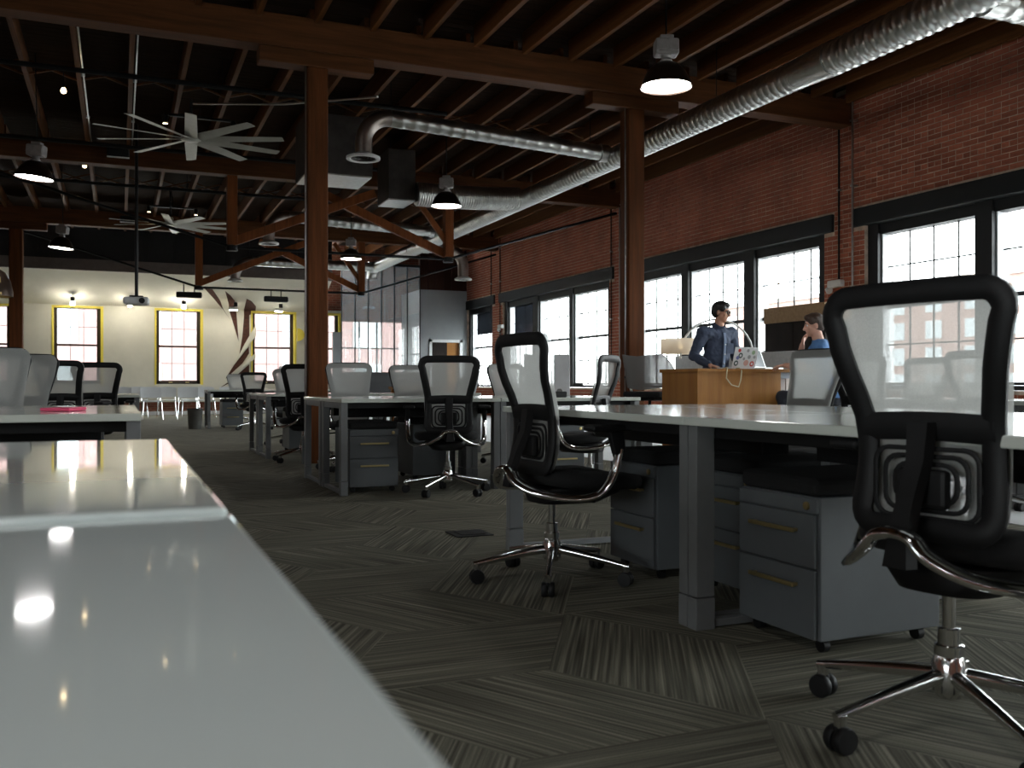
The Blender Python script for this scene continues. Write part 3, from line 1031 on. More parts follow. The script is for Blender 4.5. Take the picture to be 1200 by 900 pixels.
for xj, lab in ((-0.42, 'thin metal conduit along the joist nearest the left edge, above the nearer fan'), (0.19, 'thin metal conduit along the second joist from the left edge')):
    cj = thing('joist_conduit', lab, 'conduit', (xj, 10.35, 4.765), 0, 'conduits along the joists')
    MB().tube([(0, 0, 0), (0, 6.1, 0)], 0.011, 8).build('pipe', M['galv'], cj)
    for yy in (0.6, 2.6, 4.6):
        MB().box(-0.03, 0.02, yy - 0.012, yy + 0.012, -0.015, 0.015).build('clip', M['galv'], cj, smooth=0)
tag(MB().tube([(2.6, 9.95, 4.0), (1.9, 11.8, 4.35), (1.0, 13.5, 4.72), (0.9, 13.6, 4.74)], 0.012, 8).build('ceiling_conduit', M['galv']), 'thin bent metal conduit beside the nearer fan', 'conduit')

# conduits and fittings on the brick wall
for i, (y, z0, z1, lab) in enumerate(((10.33, 2.33, 4.9, 'thin dark conduit down to the white emergency light on the brick pier'),
                                      (10.02, 1.2, 4.9, 'bright conduit at the near edge of the brick pier'),
                                      (16.95, 0.9, 4.9, 'left of two conduits on the brick pier behind the second column'),
                                      (16.6, 0.9, 4.9, 'right of two conduits on the brick pier behind the second column'),
                                      (23.7, 2.0, 4.9, 'left of two conduits on the farthest brick pier'),
                                      (23.05, 2.0, 4.9, 'right of two conduits on the farthest brick pier'))):
    c = thing('wall_conduit', lab, 'conduit', (WX - 0.03, y, 0), 0, 'conduits on the brick wall')
    xx = -0.045 if 3.0 < z1 and abs(y - 10.02) < 0.01 else 0.0
    MB().tube([(xx, 0, z0), (xx, 0, z1)], 0.013, 8).build('pipe', M['galv'] if i in (1, 3) else M['iron'], c)
    for z in (2.2, 3.6, 4.5):
        if z > z0:
            MB().box(xx - 0.018, 0.028, -0.03, 0.03, z - 0.012, z + 0.012).build('clip', M['galv'], c, smooth=0)
def emergency_light(y, z, lab):
    e = thing('emergency_light', lab, 'emergency light', (WX - 0.01, y, z), 0, 'emergency lights')
    MB().box(-0.10, 0.0, -0.15, 0.11, -0.045, 0.06, bev=0.02).build('housing', M['white_metal'], e)
    MB().lathe([(0.03, 0), (0.05, 0.05), (0.05, 0.07), (0.0, 0.075)], 12, Matrix.Translation((-0.05, 0.16, -0.05)) @ Matrix.Rotation(R(120), 4, 'X')).build('lamp_head', M['white_metal'], e)
emergency_light(10.38, 2.27, 'white emergency light on the brick pier left of the nearest chair')
emergency_light(22.95, 2.38, 'small white emergency light on the farthest brick pier')

# ---- what lies outside the windows
def building(name, label, x0, x1, y0, y1, h, face, m, cols, rows, z0=0.8, gy=0.0):
    b = thing(name, label, 'building', ((x0 + x1) / 2, (y0 + y1) / 2, gy))
    hx, hy = (x1 - x0) / 2, (y1 - y0) / 2
    MB().box(-hx, hx, -hy, hy, 0, h).build('wall', m, b, smooth=0)
    MB().box(-hx - 0.3, hx + 0.3, -hy - 0.3, hy + 0.3, h, h + 0.5).build('cornice', M['out_stone'], b, smooth=0)
    span = 2 * hy if face == 'x' else 2 * hx
    for i in range(cols):
        for j in range(rows):
            u = -span / 2 + span * (i + 0.5) / cols
            z = z0 + (h - z0 - 0.8) * (j + 0.2) / rows
            w, hh = 0.42 * span / cols, 0.62 * (h - z0) / rows
            fr = MB()
            if face == 'x':
                fr.box(-hx - 0.06, -hx + 0.02, u - w / 2, u + w / 2, z, z + hh)
                o = fr.build('window', M['out_white'], b, smooth=0)
                for k in (-1, 1):
                    for v in (0, 1):
                        ubox('pane', M['out_glass'], o, -hx - 0.08, -hx - 0.05, u + (0.03 if k > 0 else -w / 2 + 0.06), u + (w / 2 - 0.06 if k > 0 else -0.03), z + 0.07 + v * hh / 2, z + hh / 2 - 0.04 + v * hh / 2)
            else:
                fr.box(u - w / 2, u + w / 2, -hy - 0.06, -hy + 0.02, z, z + hh)
                o = fr.build('window', M['out_white'], b, smooth=0)
                ubox('pane', M['out_glass'], o, u - w / 2 + 0.1, u + w / 2 - 0.1, -hy - 0.08, -hy - 0.05, z + 0.1, z + hh - 0.1)
    return b
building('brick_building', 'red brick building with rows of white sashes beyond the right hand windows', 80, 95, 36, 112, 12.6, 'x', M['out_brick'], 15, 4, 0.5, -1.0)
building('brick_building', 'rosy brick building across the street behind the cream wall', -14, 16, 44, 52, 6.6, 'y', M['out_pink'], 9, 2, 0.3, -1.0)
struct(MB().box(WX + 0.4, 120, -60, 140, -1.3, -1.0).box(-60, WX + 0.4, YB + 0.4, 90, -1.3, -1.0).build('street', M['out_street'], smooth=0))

# ---------------------------------------------------------------- desks
DH = 0.745
def make_desk(w, d, left_leg=True, right_leg=True, inner=True, name='desk', tray=True):
    """origin at the user's left front corner on the floor; x along the edge, y away from the user"""
    t = bpy.data.objects.new(name, None)
    COL.objects.link(t)
    MB().box(0.002, w - 0.002, 0.0, d, DH - 0.03, DH, bev=0.004).build('tabletop', M['desk_top'], t, smooth=30)
    b = MB()
    b.box(0.05, w - 0.05, 0.10, 0.15, DH - 0.075, DH - 0.031)
    b.box(0.05, w - 0.05, d - 0.15, d - 0.10, DH - 0.075, DH - 0.031)
    b.build('under_beam', M['black'], t, smooth=0)
    if tray:
        MB().box(0.15, w - 0.15, d - 0.30, d - 0.17, DH - 0.16, DH - 0.08, bev=0.006).build('cable_tray', M['black'], t)
    def legset(x0):
        for y0 in ((0.02, d - 0.10) if inner else (0.02,)):
            MB().box(x0, x0 + 0.052, y0, y0 + 0.075, 0.115, DH - 0.031, bev=0.003).build('leg', M['desk_leg'], t, smooth=0)
            MB().box(x0 - 0.001, x0 + 0.053, y0 - 0.002, y0 + 0.077, 0.0, 0.111, bev=0.003).build('leg_foot', M['desk_leg'], t, smooth=0)
        MB().box(x0 + 0.006, x0 + 0.046, 0.09, d, 0.006, 0.032, bev=0.002).build('floor_rail', M['desk_leg'], t, smooth=0)
        MB().box(x0 + 0.006, x0 + 0.046, 0.09, d - 0.01, DH - 0.075, DH - 0.031, bev=0.002).build('top_rail', M['desk_leg'], t, smooth=0)
    if left_leg:
        legset(0.003)
    if right_leg:
        legset(w - 0.055)
    return t
def put_desk(proto, loc, rz, label, group, used=[]):
    if proto.name not in used:
        used.append(proto.name)
        proto.location = loc
        proto.rotation_euler = (0, 0, rz)
        return tag(proto, label, 'desk', group)
    return dup(proto, loc, rz, label, group)

def pedestal():
    t = bpy.data.objects.new('drawer_pedestal', None)
    COL.objects.link(t)
    w, d, h = 0.40, 0.52, 0.50
    MB().box(-w / 2, w / 2, 0.015, d, 0.045, h, bev=0.004).build('body', M['cab'], t)
    for z0, z1 in ((0.048, 0.268), (0.274, 0.444)):
        dr = MB().box(-w / 2 + 0.003, w / 2 - 0.012, 0.0, 0.014, z0, z1, bev=0.003).build('drawer', M['cab'], t)
        zc = z1 - 0.055
        hb = MB().box(-0.115, 0.115, -0.026, -0.014, zc - 0.007, zc + 0.007, bev=0.003)
        hb.box(-0.11, -0.098, -0.016, 0.001, zc - 0.005, zc + 0.005).box(0.098, 0.11, -0.016, 0.001, zc - 0.005, zc + 0.005)
        hb.build('handle', M['brass'], dr)
    MB().box(-w / 2 + 0.003, w / 2 - 0.003, 0.0, 0.014, 0.450, 0.496, bev=0.003).build('top_strip', M['cab'], t)
    MB().lathe([(0.013, 0), (0.013, 0.006), (0.004, 0.008)], 14, Matrix.Translation((w / 2 - 0.045, 0.0, 0.472)) @ Matrix.Rotation(R(90), 4, 'X')).build('lock', M['brass'], t)
    MB().box(-w / 2 + 0.002, w / 2 - 0.002, 0.004, d - 0.004, h + 0.001, h + 0.062, bev=0.022, seg=3).build('cushion', M['black_cloth'], t)
    for x in (-0.16, 0.16):
        for y in (0.06, d - 0.06):
            MB().lathe([(0.022, -0.012), (0.022, 0.012)], 12, Matrix.Translation((x, y, 0.0225)) @ Matrix.Rotation(R(90), 4, 'X')).build('caster', M['black'], t)
    return t
PED = pedestal()
ped_used = []
def put_ped(x, y, az, label):
    """az: the way the drawers face, clockwise from +Y"""
    rz = R(180 - az)
    if not ped_used:
        ped_used.append(1)
        PED.location = (x, y, 0)
        PED.rotation_euler = (0, 0, rz)
        return tag(PED, label, 'cabinet', 'drawer pedestals under the desks')
    return dup(PED, (x, y, 0), rz, label, 'drawer pedestals under the desks')

# ---------------------------------------------------------------- task chairs
def half_w(h):
    K = [(0.46, 0.15), (0.49, 0.178), (0.56, 0.184), (0.66, 0.182), (0.76, 0.190), (0.86, 0.206), (0.96, 0.224), (1.03, 0.232), (1.06, 0.20)]
    for (a, u), (b, v) in zip(K, K[1:]):
        if h <= b:
            t = max(0, (h - a) / (b - a))
            return u + (v - u) * t
    return K[-1][1]
def back_y(h):
    t = (h - 0.46) / 0.6
    return -0.150 + 0.040 * math.sin(math.pi * min(1, t / 0.75)) - 0.050 * max(0, t - 0.15) ** 1.2
def task_chair():
    t = bpy.data.objects.new('task_chair', None)
    COL.objects.link(t)
    # outline of the back, as seen from the front
    zt, zb, rt = 1.068, 0.475, 0.055
    right = []
    for k in range(6):
        a = R(-90 + 90 * k / 5)
        right.append((0.130 + 0.050 * math.cos(a), zb + 0.05 + 0.05 * math.sin(a)))
    for h in (0.58, 0.64, 0.70, 0.76, 0.82, 0.88, 0.94, 0.99):
        right.append((half_w(h) - 0.004, h))
    for k in range(7):
        a = R(90 * k / 6)
        right.append((0.232 - rt + rt * math.cos(a), zt - rt + rt * math.sin(a) + 0.004))
    top = [(x, zt + 0.004 + 0.006 * (1 - (x / 0.18) ** 2)) for x in (0.12, 0.06, 0.0, -0.06, -0.12)]
    left = [(-x, z) for x, z in right[::-1]]
    bot = [(x, zb) for x in (-0.07, 0.0, 0.07)]
    loop = right + top + left + bot
    inset = 0.025
    cx, cz = 0, 0.77
    pts = []
    for x, z in loop:
        q = Vector((x, z)) - Vector((0, cz))
        q = q * (1 - inset / max(q.length, 0.1))
        pts.append((q.x, back_y(z), cz + q.y))
    fb = MB()
    fb.tube(pts, 0.029, 10, ell=(0.5, 1.0), closed=True, up=(0, 1, 0))
    wb = half_w(0.735) - 0.02
    rows = []
    for z in (0.70, 0.712, 0.755, 0.768):
        rows.append([(x, back_y(z) - (0.014 if 0.705 < z < 0.76 else 0.006), z + 0.006 * (1 - (x / wb) ** 2)) for x in [wb * (i / 6 - 1) for i in range(13)]])
    rb = [[(p[0], p[1] + 0.018, p[2]) for p in row] for row in rows]
    for A in (rows, rb):
        fb.sheet(A)
    fb.sheet([rows[0], rb[0]])
    fb.sheet([rows[-1], rb[-1]])
    fb.build('back_frame', M['black'], t, 50)
    # woven sheet stretched over the front of the frame
    rows = []
    zs = [0.485, 0.50, 0.53, 0.57, 0.62, 0.68, 0.74, 0.80, 0.86, 0.92, 0.98, 1.02, 1.045, 1.060, 1.071]
    for z in zs:
        if z < 0.53:
            w = 0.128 + 0.050 * math.sqrt(max(0, 1 - ((0.525 - z) / 0.05) ** 2)) if z < 0.525 else 0.18
        elif z > zt - rt:
            w = 0.235 - rt + rt * math.sqrt(max(0, 1 - ((z - zt + rt - 0.004) / rt) ** 2))
        else:
            w = half_w(z) + 0.003
        rows.append([(w * (i / 8 - 1), back_y(z) + 0.021, z) for i in range(17)])
    MB().sheet(rows).build('back_net', M['net'], t, 60)
    # lumbar pad with nested ribs behind the lower net
    lb = MB()
    def rrect(w, h, r, z0, dy):
        o = []
        for sx, sz, a0 in ((1, 1, 0), (-1, 1, 90), (-1, -1, 180), (1, -1, 270)):
            for k in range(5):
                a = R(a0 + 90 * k / 4)
                o.append((sx * (w - r) + r * math.cos(a), dy, z0 + sz * (h - r) + r * math.sin(a)))
        return o
    for w, h, rr in ((0.130, 0.082, 0.006), (0.104, 0.064, 0.006), (0.078, 0.046, 0.006)):
        lb.tube(rrect(w, h, 0.035, 0.605, back_y(0.605) - 0.012), rr, 6, ell=(0.7, 1.1), closed=True, up=(0, 1, 0))
    lb.build('lumbar_rib', M['black'], t, 50)
    MB().box(-0.066, 0.066, back_y(0.6) - 0.040, back_y(0.6) - 0.008, 0.548, 0.640, bev=0.012).build('lumbar_pad', M['black'], t)
    # central upright
    sp = MB()
    sp.loft([[(sx * w, y + sy, z) for sx, sy in ((-1, 0.012), (1, 0.012), (0.75, -0.018), (-0.75, -0.018))] for w, y, z in
             ((0.034, back_y(0.75) - 0.02, 0.75), (0.030, back_y(0.66) - 0.042, 0.66), (0.028, -0.200, 0.57), (0.030, -0.228, 0.50), (0.04, -0.24, 0.42))])
    sp.build('back_upright', M['black'], t, 60)
    # polished yoke and arm loops
    def smooth_path(K, n=6):
        K = [Vector(k) for k in K]
        out = []
        for i in range(len(K) - 1):
            p0, p1, p2, p3 = K[max(i - 1, 0)], K[i], K[i + 1], K[min(i + 2, len(K) - 1)]
            for j in range(n):
                u = j / n
                out.append(0.5 * ((2 * p1) + (-p0 + p2) * u + (2 * p0 - 5 * p1 + 4 * p2 - p3) * u * u + (-p0 + 3 * p1 - 3 * p2 + p3) * u ** 3))
        out.append(K[-1])
        return out
    for sx in (-1, 1):
        K = [(0.0, -0.250, 0.500), (sx * 0.045, -0.258, 0.492), (sx * 0.085, -0.250, 0.450), (sx * 0.16, -0.190, 0.408), (sx * 0.245, -0.07, 0.388), (sx * 0.290, 0.03, 0.405), (sx * 0.305, 0.09, 0.480), (sx * 0.310, 0.120, 0.590)]
        P = smooth_path(K)
        n = len(P)
        am = MB().tube(P, [0.025 - 0.008 * i / (n - 1) for i in range(n)], 10, ell=(0.62, 1.15)).build('arm_support', M['chrome'], t, 60)
        MB().bar((sx * 0.310, 0.117, 0.57), (sx * 0.305, 0.10, 0.664), 0.030, 0.055, (0, 1, 0), 0.034, 0.07, bev=0.006).build('arm_sleeve', M['black'], am)
        MB().box(sx * 0.30 - 0.045, sx * 0.30 + 0.045, -0.03, 0.175, 0.664, 0.692, bev=0.013, seg=3).build('arm_pad', M['black'], am)
    # seat
    def sup(w, d, z, y0, n=28, e=3.2):
        o = []
        for k in range(n):
            a = 2 * math.pi * k / n
            c, s = math.cos(a), math.sin(a)
            o.append((w * math.copysign(abs(c) ** (2 / e), c), y0 + d * math.copysign(abs(s) ** (2 / e), s), z))
        return o
    def drop(ring, f, b):
        ys = [p[1] for p in ring]
        a, c = min(ys), max(ys)
        return [(x, y, z - f * max(0, (y - a) / (c - a) - 0.7) ** 2 * 8 + b * max(0, 0.3 - (y - a) / (c - a))) for x, y, z in ring]
    st = MB()
    st.loft([drop(sup(*q), 0.035, 0.05) for q in ((0.22, 0.22, 0.412, 0.11), (0.248, 0.24, 0.428, 0.11), (0.255, 0.245, 0.452, 0.11), (0.245, 0.235, 0.474, 0.11), (0.19, 0.18, 0.482, 0.11), (0.09, 0.09, 0.479, 0.11))])
    st.build('seat', M['black_cloth'], t, 60)
    MB().loft([sup(*q) for q in ((0.05, 0.07, 0.335, 0.01), (0.12, 0.15, 0.345, 0.03), (0.16, 0.20, 0.385, 0.07), (0.18, 0.21, 0.413, 0.10))]).build('seat_mechanism', M['black'], t, 60)
    MB().tube([(0.12, 0.0, 0.375), (0.24, 0.02, 0.37), (0.27, 0.02, 0.372)], 0.007, 6).build('lever', M['black'], t)
    MB().lathe([(0.026, 0.19), (0.026, 0.25), (0.016, 0.252), (0.016, 0.345)], 16).build('gas_lift', M['chrome'], t)
    MB().lathe([(0.028, 0.085), (0.040, 0.10), (0.040, 0.165), (0.032, 0.185), (0.034, 0.187), (0.034, 0.21), (0.028, 0.212)], 18).build('hub', M['chrome'], t)
    lg = MB()
    q = [(0.02 + 0.33 * k / 8, 0, 0.138 - 0.055 * (k / 8) ** 1.15) for k in range(9)]
    lg.tube(q, [0.021 - 0.009 * k / 8 for k in range(9)], 12, ell=(0.95, 0.85), up=(0, 0, 1))
    lg.lathe([(0.015, 0.056), (0.015, 0.086)], 10, Matrix.Translation((0.335, 0, 0)))
    lme = lg.mesh('base_leg', M['chrome'], 40)
    cs = MB()
    for yy in (-0.0145, 0.0145):
        cs.lathe([(0.016, -0.0125), (0.028, -0.0115), (0.031, -0.006), (0.031, 0.006), (0.028, 0.0115), (0.016, 0.0125)], 16, Matrix.Translation((0.335, yy, 0.031)) @ Matrix.Rotation(R(90), 4, 'X'))
    cs.box(0.318, 0.352, -0.007, 0.007, 0.030, 0.062, bev=0.004)
    cme = cs.mesh('caster', M['black'], 40)
    for k in range(5):
        a = 2 * math.pi * k / 5
        inst(lme, 'base_leg', t, (0, 0, 0), (0, 0, a))
        inst(cme, 'caster', t, (0, 0, 0), (0, 0, a))
    return t
CHAIR = task_chair()
for c_ in [c for c in COL.objects if c.parent == CHAIR or (c.parent and c.parent.parent == CHAIR)]:
    if c_.name.split('.')[0] not in ('base_leg', 'caster', 'hub', 'gas_lift'):
        c_.data.transform(Matrix.Translation((0, 0.03, 0)))
chair_used = []
def put_chair(x, y, az, label, spoke=0.0, group='mesh back task chairs'):
    """az: the way the sitter would face, clockwise from +Y; spoke: azimuth of one base leg in the room"""
    rz = R(-az)
    if not chair_used:
        chair_used.append(1)
        o = CHAIR
        o.location = (x, y, 0)
        o.rotation_euler = (0, 0, rz)
        tag(o, label, 'chair', group)
    else:
        o = dup(CHAIR, (x, y, 0), rz, label, group)
    turn = R(90 - spoke) - rz
    for c in [c for c in COL.objects if c.parent == o and (c.name.startswith('base_leg') or c.name.startswith('caster'))]:
        k = round(c.rotation_euler.z / (2 * math.pi / 5)) if c.get('k') is None else c['k']
        c.rotation_euler.z = 2 * math.pi * k / 5 + turn
    return o
CH = [
    (1.893, 1.704, 78, 'nearest mesh back chair, large at right, seen from behind', 270),
    (1.75, 3.70, 86, 'black framed chair in left profile at the end of the nearer right desk row', 280),
    (2.38, 6.95, 14, 'black framed chair seen from behind beside the first grey pedestal', 228),
    (3.30, 6.30, -42, 'black framed chair with pale net turned left, just left of the second column', 20),
    (3.83, 4.57, -92, 'grey chair facing across the nearer desks, partly behind the nearest chair', 50),
    (2.15, 9.25, 183, 'light grey chair front facing over the middle desks, right of the first column', 10),
    (3.08, 10.2, 176, 'light grey chair front half hidden by the middle black framed chair', 40),
    (3.92, 9.25, 170, 'pale chair mostly hidden behind the chair in profile', 15),
    (1.88, 10.45, 8, 'black framed chair half hidden behind the first column', 20),
    (2.23, 13.35, 185, 'grey chair front facing over the third desk row, left of the first column', 60),
    (2.32, 18.0, 6, 'black framed chair seen from behind at the farthest desk on the right side', 30),
    (2.40, 21.0, 178, 'pale chair front behind the farthest desk on the right side', 0),
    (-0.70, 6.05, 172, 'large olive grey chair front cut off at the left edge', 0),
    (-0.68, 7.45, 196, 'pale olive chair front second from the left edge', 30),
    (-0.46, 9.72, 24, 'dark framed chair third from the left edge, turned aside', 10),
    (-0.20, 10.45, 4, 'black framed chair fourth from the left edge, seen from behind', 15),
    (6.00, 5.75, 268, 'chair seen as a grey shape through the net of the nearest chair', 10),
    (5.15, 5.35, 80, 'chair seen through the left half of the nearest chair net', 10),
    (5.25, 4.40, 100, 'chair hidden behind the right edge of the nearest chair', 10),
]
for i, c in enumerate(CH):
    o = put_chair(*c)
    if i == 0:
        o.scale = (1.025, 1.025, 1.025)
    else:
        o.scale = (1, 1, 1)

# ---- desk groups
G = 'white topped desks in the benches'
# nearer right bench: runs along Y, sitters face +X
dA = make_desk(1.68, 0.76)
put_desk(dA, (1.83, 4.47, 0), R(-90), 'white desk in front of the chair in profile, far half of the nearer right bench', G)
put_desk(dA, (1.83, 2.79, 0), R(-90), 'white desk over the two drawer pedestals, near half of the nearer right bench', G)
put_desk(dA, (3.36, 1.11, 0), R(90), 'back to back desk behind the near half of the nearer right bench', G)
put_desk(dA, (3.36, 2.79, 0), R(90), 'back to back desk behind the far half of the nearer right bench', G)
# middle bench
dB = make_desk(1.32, 0.785)
put_desk(dB, (1.56, 7.06, 0), 0, 'white desk with an open grey end frame beside the first pedestal', G)
put_desk(dB, (2.88, 7.06, 0), 0, 'white desk behind the black framed middle chair', G)
put_desk(dB, (4.20, 8.64, 0), R(180), 'white desk on the far side of the middle bench, near the second column', G)
put_desk(dB, (2.88, 8.64, 0), R(180), 'white desk on the far side of the middle bench, near the first column', G)
# third bench on the right
put_desk(dB, (1.55, 10.92, 0), 0, 'white desk with a grey end frame left of the first column', G)
put_desk(dB, (2.87, 10.92, 0), 0, 'white desk behind the first column in the third bench', G)
put_desk(dB, (2.87, 12.5, 0), R(180), 'far side desk of the third bench left of the first column', G)
put_desk(dB, (1.56, 18.75, 0), 0, 'farthest white desk on the right side, beside the grey bin', G)
put_desk(dB, (2.88, 18.75, 0), 0, 'farthest bench desk behind the black framed chair', G)
# left benches
dC = make_desk(1.5, 0.79)
put_desk(dC, (-1.42, 3.92, 0), 0, 'white desk with a pink folder on it, left edge', G)
put_desk(dC, (0.08, 5.51, 0), R(180), 'white desk backing onto the one with the pink folder', G)
put_desk(dC, (-1.30, 10.75, 0), 0, 'white desk behind the two dark framed chairs at left', G)
put_desk(dC, (0.20, 12.35, 0), R(180), 'far side white desk behind the dark framed chairs at left', G)
# bench beyond the nearest chair, seen through its net
put_desk(dC, (5.60, 6.0, 0), R(-90), 'white desk seen through the net of the nearest chair', G)
put_desk(dC, (5.60, 4.5, 0), R(-90), 'white desk hidden behind the nearest chair', G)

# foreground: two glossy tops, the near one a little lower
fd = thing('desk', 'glossy white desk top far half in the left foreground', 'desk', (-1.5, 0.905, 0), 0, 'glossy white desks in the foreground')
MB().box(0, 1.593, 0, 1.175, 0.722, 0.745, bev=0.005, seg=3).build('tabletop', M['gloss_top'], fd, smooth=30)
for x in (0.05, 1.49):
    MB().box(x, x + 0.05, 1.06, 1.13, 0.0, 0.721, bev=0.003).build('leg', M['desk_leg'], fd, smooth=0)
    MB().box(x, x + 0.05, 0.02, 0.09, 0.0, 0.721, bev=0.003).build('leg', M['desk_leg'], fd, smooth=0)
fd2 = thing('desk', 'glossy white desk top filling the lower left corner', 'desk', (-1.5, -0.6, 0), 0, 'glossy white desks in the foreground')
MB().box(0, 1.597, 0, 1.503, 0.714, 0.739, bev=0.004, seg=3).build('tabletop', M['gloss_top'], fd2, smooth=30)
for x in (0.05, 1.49):
    for y in (0.04, 1.40):
        MB().box(x, x + 0.05, y, y + 0.07, 0.0, 0.713, bev=0.003).build('leg', M['desk_leg'], fd2, smooth=0)

# ---- pedestals
put_ped(2.02, 2.525, 270, 'grey pedestal with black cushion and brass handles under the nearest right desk')
put_ped(2.15, 3.70, 270, 'dim grey pedestal in front of the chair in profile')
put_ped(2.26, 3.15, 270, 'grey pedestal half hidden behind the double desk leg')
put_ped(1.86, 7.22, 180, 'grey pedestal with two drawers facing the camera inside the end frame')
put_ped(2.60, 8.48, 0, 'grey pedestal back left of the black framed middle chair')
put_ped(3.55, 7.25, 180, 'grey pedestal right of the black framed middle chair')
put_ped(2.05, 18.95, 180, 'grey pedestal under the farthest desk beside the bin')
put_ped(2.15, 12.3, 0, 'grey pedestal back inside the third end frame')

# ---- small things on and beside the desks
fo = tag(MB().box(-0.06, 0.06, -0.09, 0.09, 0, 0.014, bev=0.003).build('folder', M['pink'], loc=(-0.22, 4.42, DH + 0.001)), 'bright pink folder lying on the left white desk', 'folder')
fo.rotation_euler = (0, 0, R(-20))
bn = thing('waste_bin', 'grey waste bin on the carpet beside the farthest desk', 'bin', (1.33, 18.75, 0))
MB().lathe([(0.12, 0.0), (0.14, 0.36), (0.15, 0.37), (0.15, 0.385), (0.135, 0.385), (0.13, 0.36), (0.112, 0.02)], 20).build('bucket', M['bin'], bn)
MB().lathe([(0.136, 0.378), (0.152, 0.378), (0.152, 0.392), (0.136, 0.392)], 20, cap=False).build('rim', M['black'], bn)
bx = thing('tape_dispenser', 'small dark dispenser on the middle bench right of the black framed chair', 'dispenser', (3.55, 7.35, DH))
MB().box(-0.06, 0.06, -0.03, 0.03, 0.0, 0.05, bev=0.008).build('body', M['black'], bx)
MB().lathe([(0.022, -0.012), (0.022, 0.012)], 14, Matrix.Translation((0.0, 0, 0.052)) @ Matrix.Rotation(R(90), 4, 'X')).build('tape_roll', M['net_dark'], bx)
ou = thing('floor_outlet', 'black floor outlet plate set in the carpet', 'outlet', (1.85, 5.02, 0), 0.0)
MB().box(-0.11, 0.11, -0.11, 0.11, 0.0, 0.006, bev=0.002).build('plate', M['black'], ou)
MB().box(-0.07, 0.07, -0.07, 0.07, 0.006, 0.009, bev=0.001).build('lid', M['black'], ou)

# ---- white stacking chairs at the far end
def visitor_chair():
    t = bpy.data.objects.new('stacking_chair', None)
    COL.objects.link(t)
    b = MB()
    rows = []
    for k in range(9):
        u = k / 8
        z = 0.52 + 0.27 * u
        rows.append([(0.235 * (i / 5 - 1) * (1 + 0.04 * u), -0.20 - 0.055 * u + 0.03 * (i / 5 - 1) ** 2, z - (0.02 * (abs(i / 5 - 1)) ** 3 if k == 8 else 0)) for i in range(11)])
    back = [[(x, y - 0.012, z) for x, y, z in r] for r in rows]
    b.sheet(rows)
    b.sheet(back)
    for A, B in ((rows[0], back[0]), (rows[-1], back[-1])):
        b.sheet([A, B])
    b.sheet([[r[0] for r in rows], [r[0] for r in back]])
    b.sheet([[r[-1] for r in rows], [r[-1] for r in back]])
    b.build('backrest', M['white_plastic'], t, 60)
    MB().box(-0.235, 0.235, -0.20, 0.23, 0.43, 0.455, bev=0.012).build('seat', M['white_plastic'], t)
    for sx in (-1, 1):
        for y0, y1 in ((-0.19, -0.25), (0.20, 0.24)):
            MB().tube([(sx * 0.20, y0, 0.43), (sx * 0.235, y1, 0.0)], 0.011, 8).build('leg', M['chrome'], t)
        MB().tube([(sx * 0.215, -0.19, 0.44), (sx * 0.22, -0.205, 0.62)], 0.010, 8).build('back_post', M['chrome'], t)
    return t
VC = visitor_chair()
vg = 'white stacking chairs along the far wall'
vspots = [(0.02, 24.3, 182, 'white stacking chair at the left end of the front row, beside the dark desk leg'),
          (0.72, 24.2, 176, 'white stacking chair in the front row, first clear of the dark desk leg'),
          (1.12, 25.6, 181, 'white stacking chair in the back row between two front ones'),
          (1.55, 24.25, 184, 'white stacking chair in the front row above the grey bin'),
          (2.05, 25.3, 178, 'white stacking chair behind the farthest bench, right end of its row'),
          (-0.15, 26.2, 180, 'white stacking chair in the back row below the second window'),
          (0.45, 26.2, 180, 'white stacking chair in the back row left of the gap between windows'),
          (1.75, 26.3, 180, 'white stacking chair in the back row under the middle window'),
          (2.65, 25.2, 180, 'white stacking chair half hidden by the farthest pedestal')]
for i, (x, y, az, lab) in enumerate(vspots):
    if i == 0:
        VC.location = (x, y, 0)
        VC.rotation_euler = (0, 0, R(-az))
        tag(VC, lab, 'chair', vg)
    else:
        dup(VC, (x, y, 0), R(-az), lab, vg)

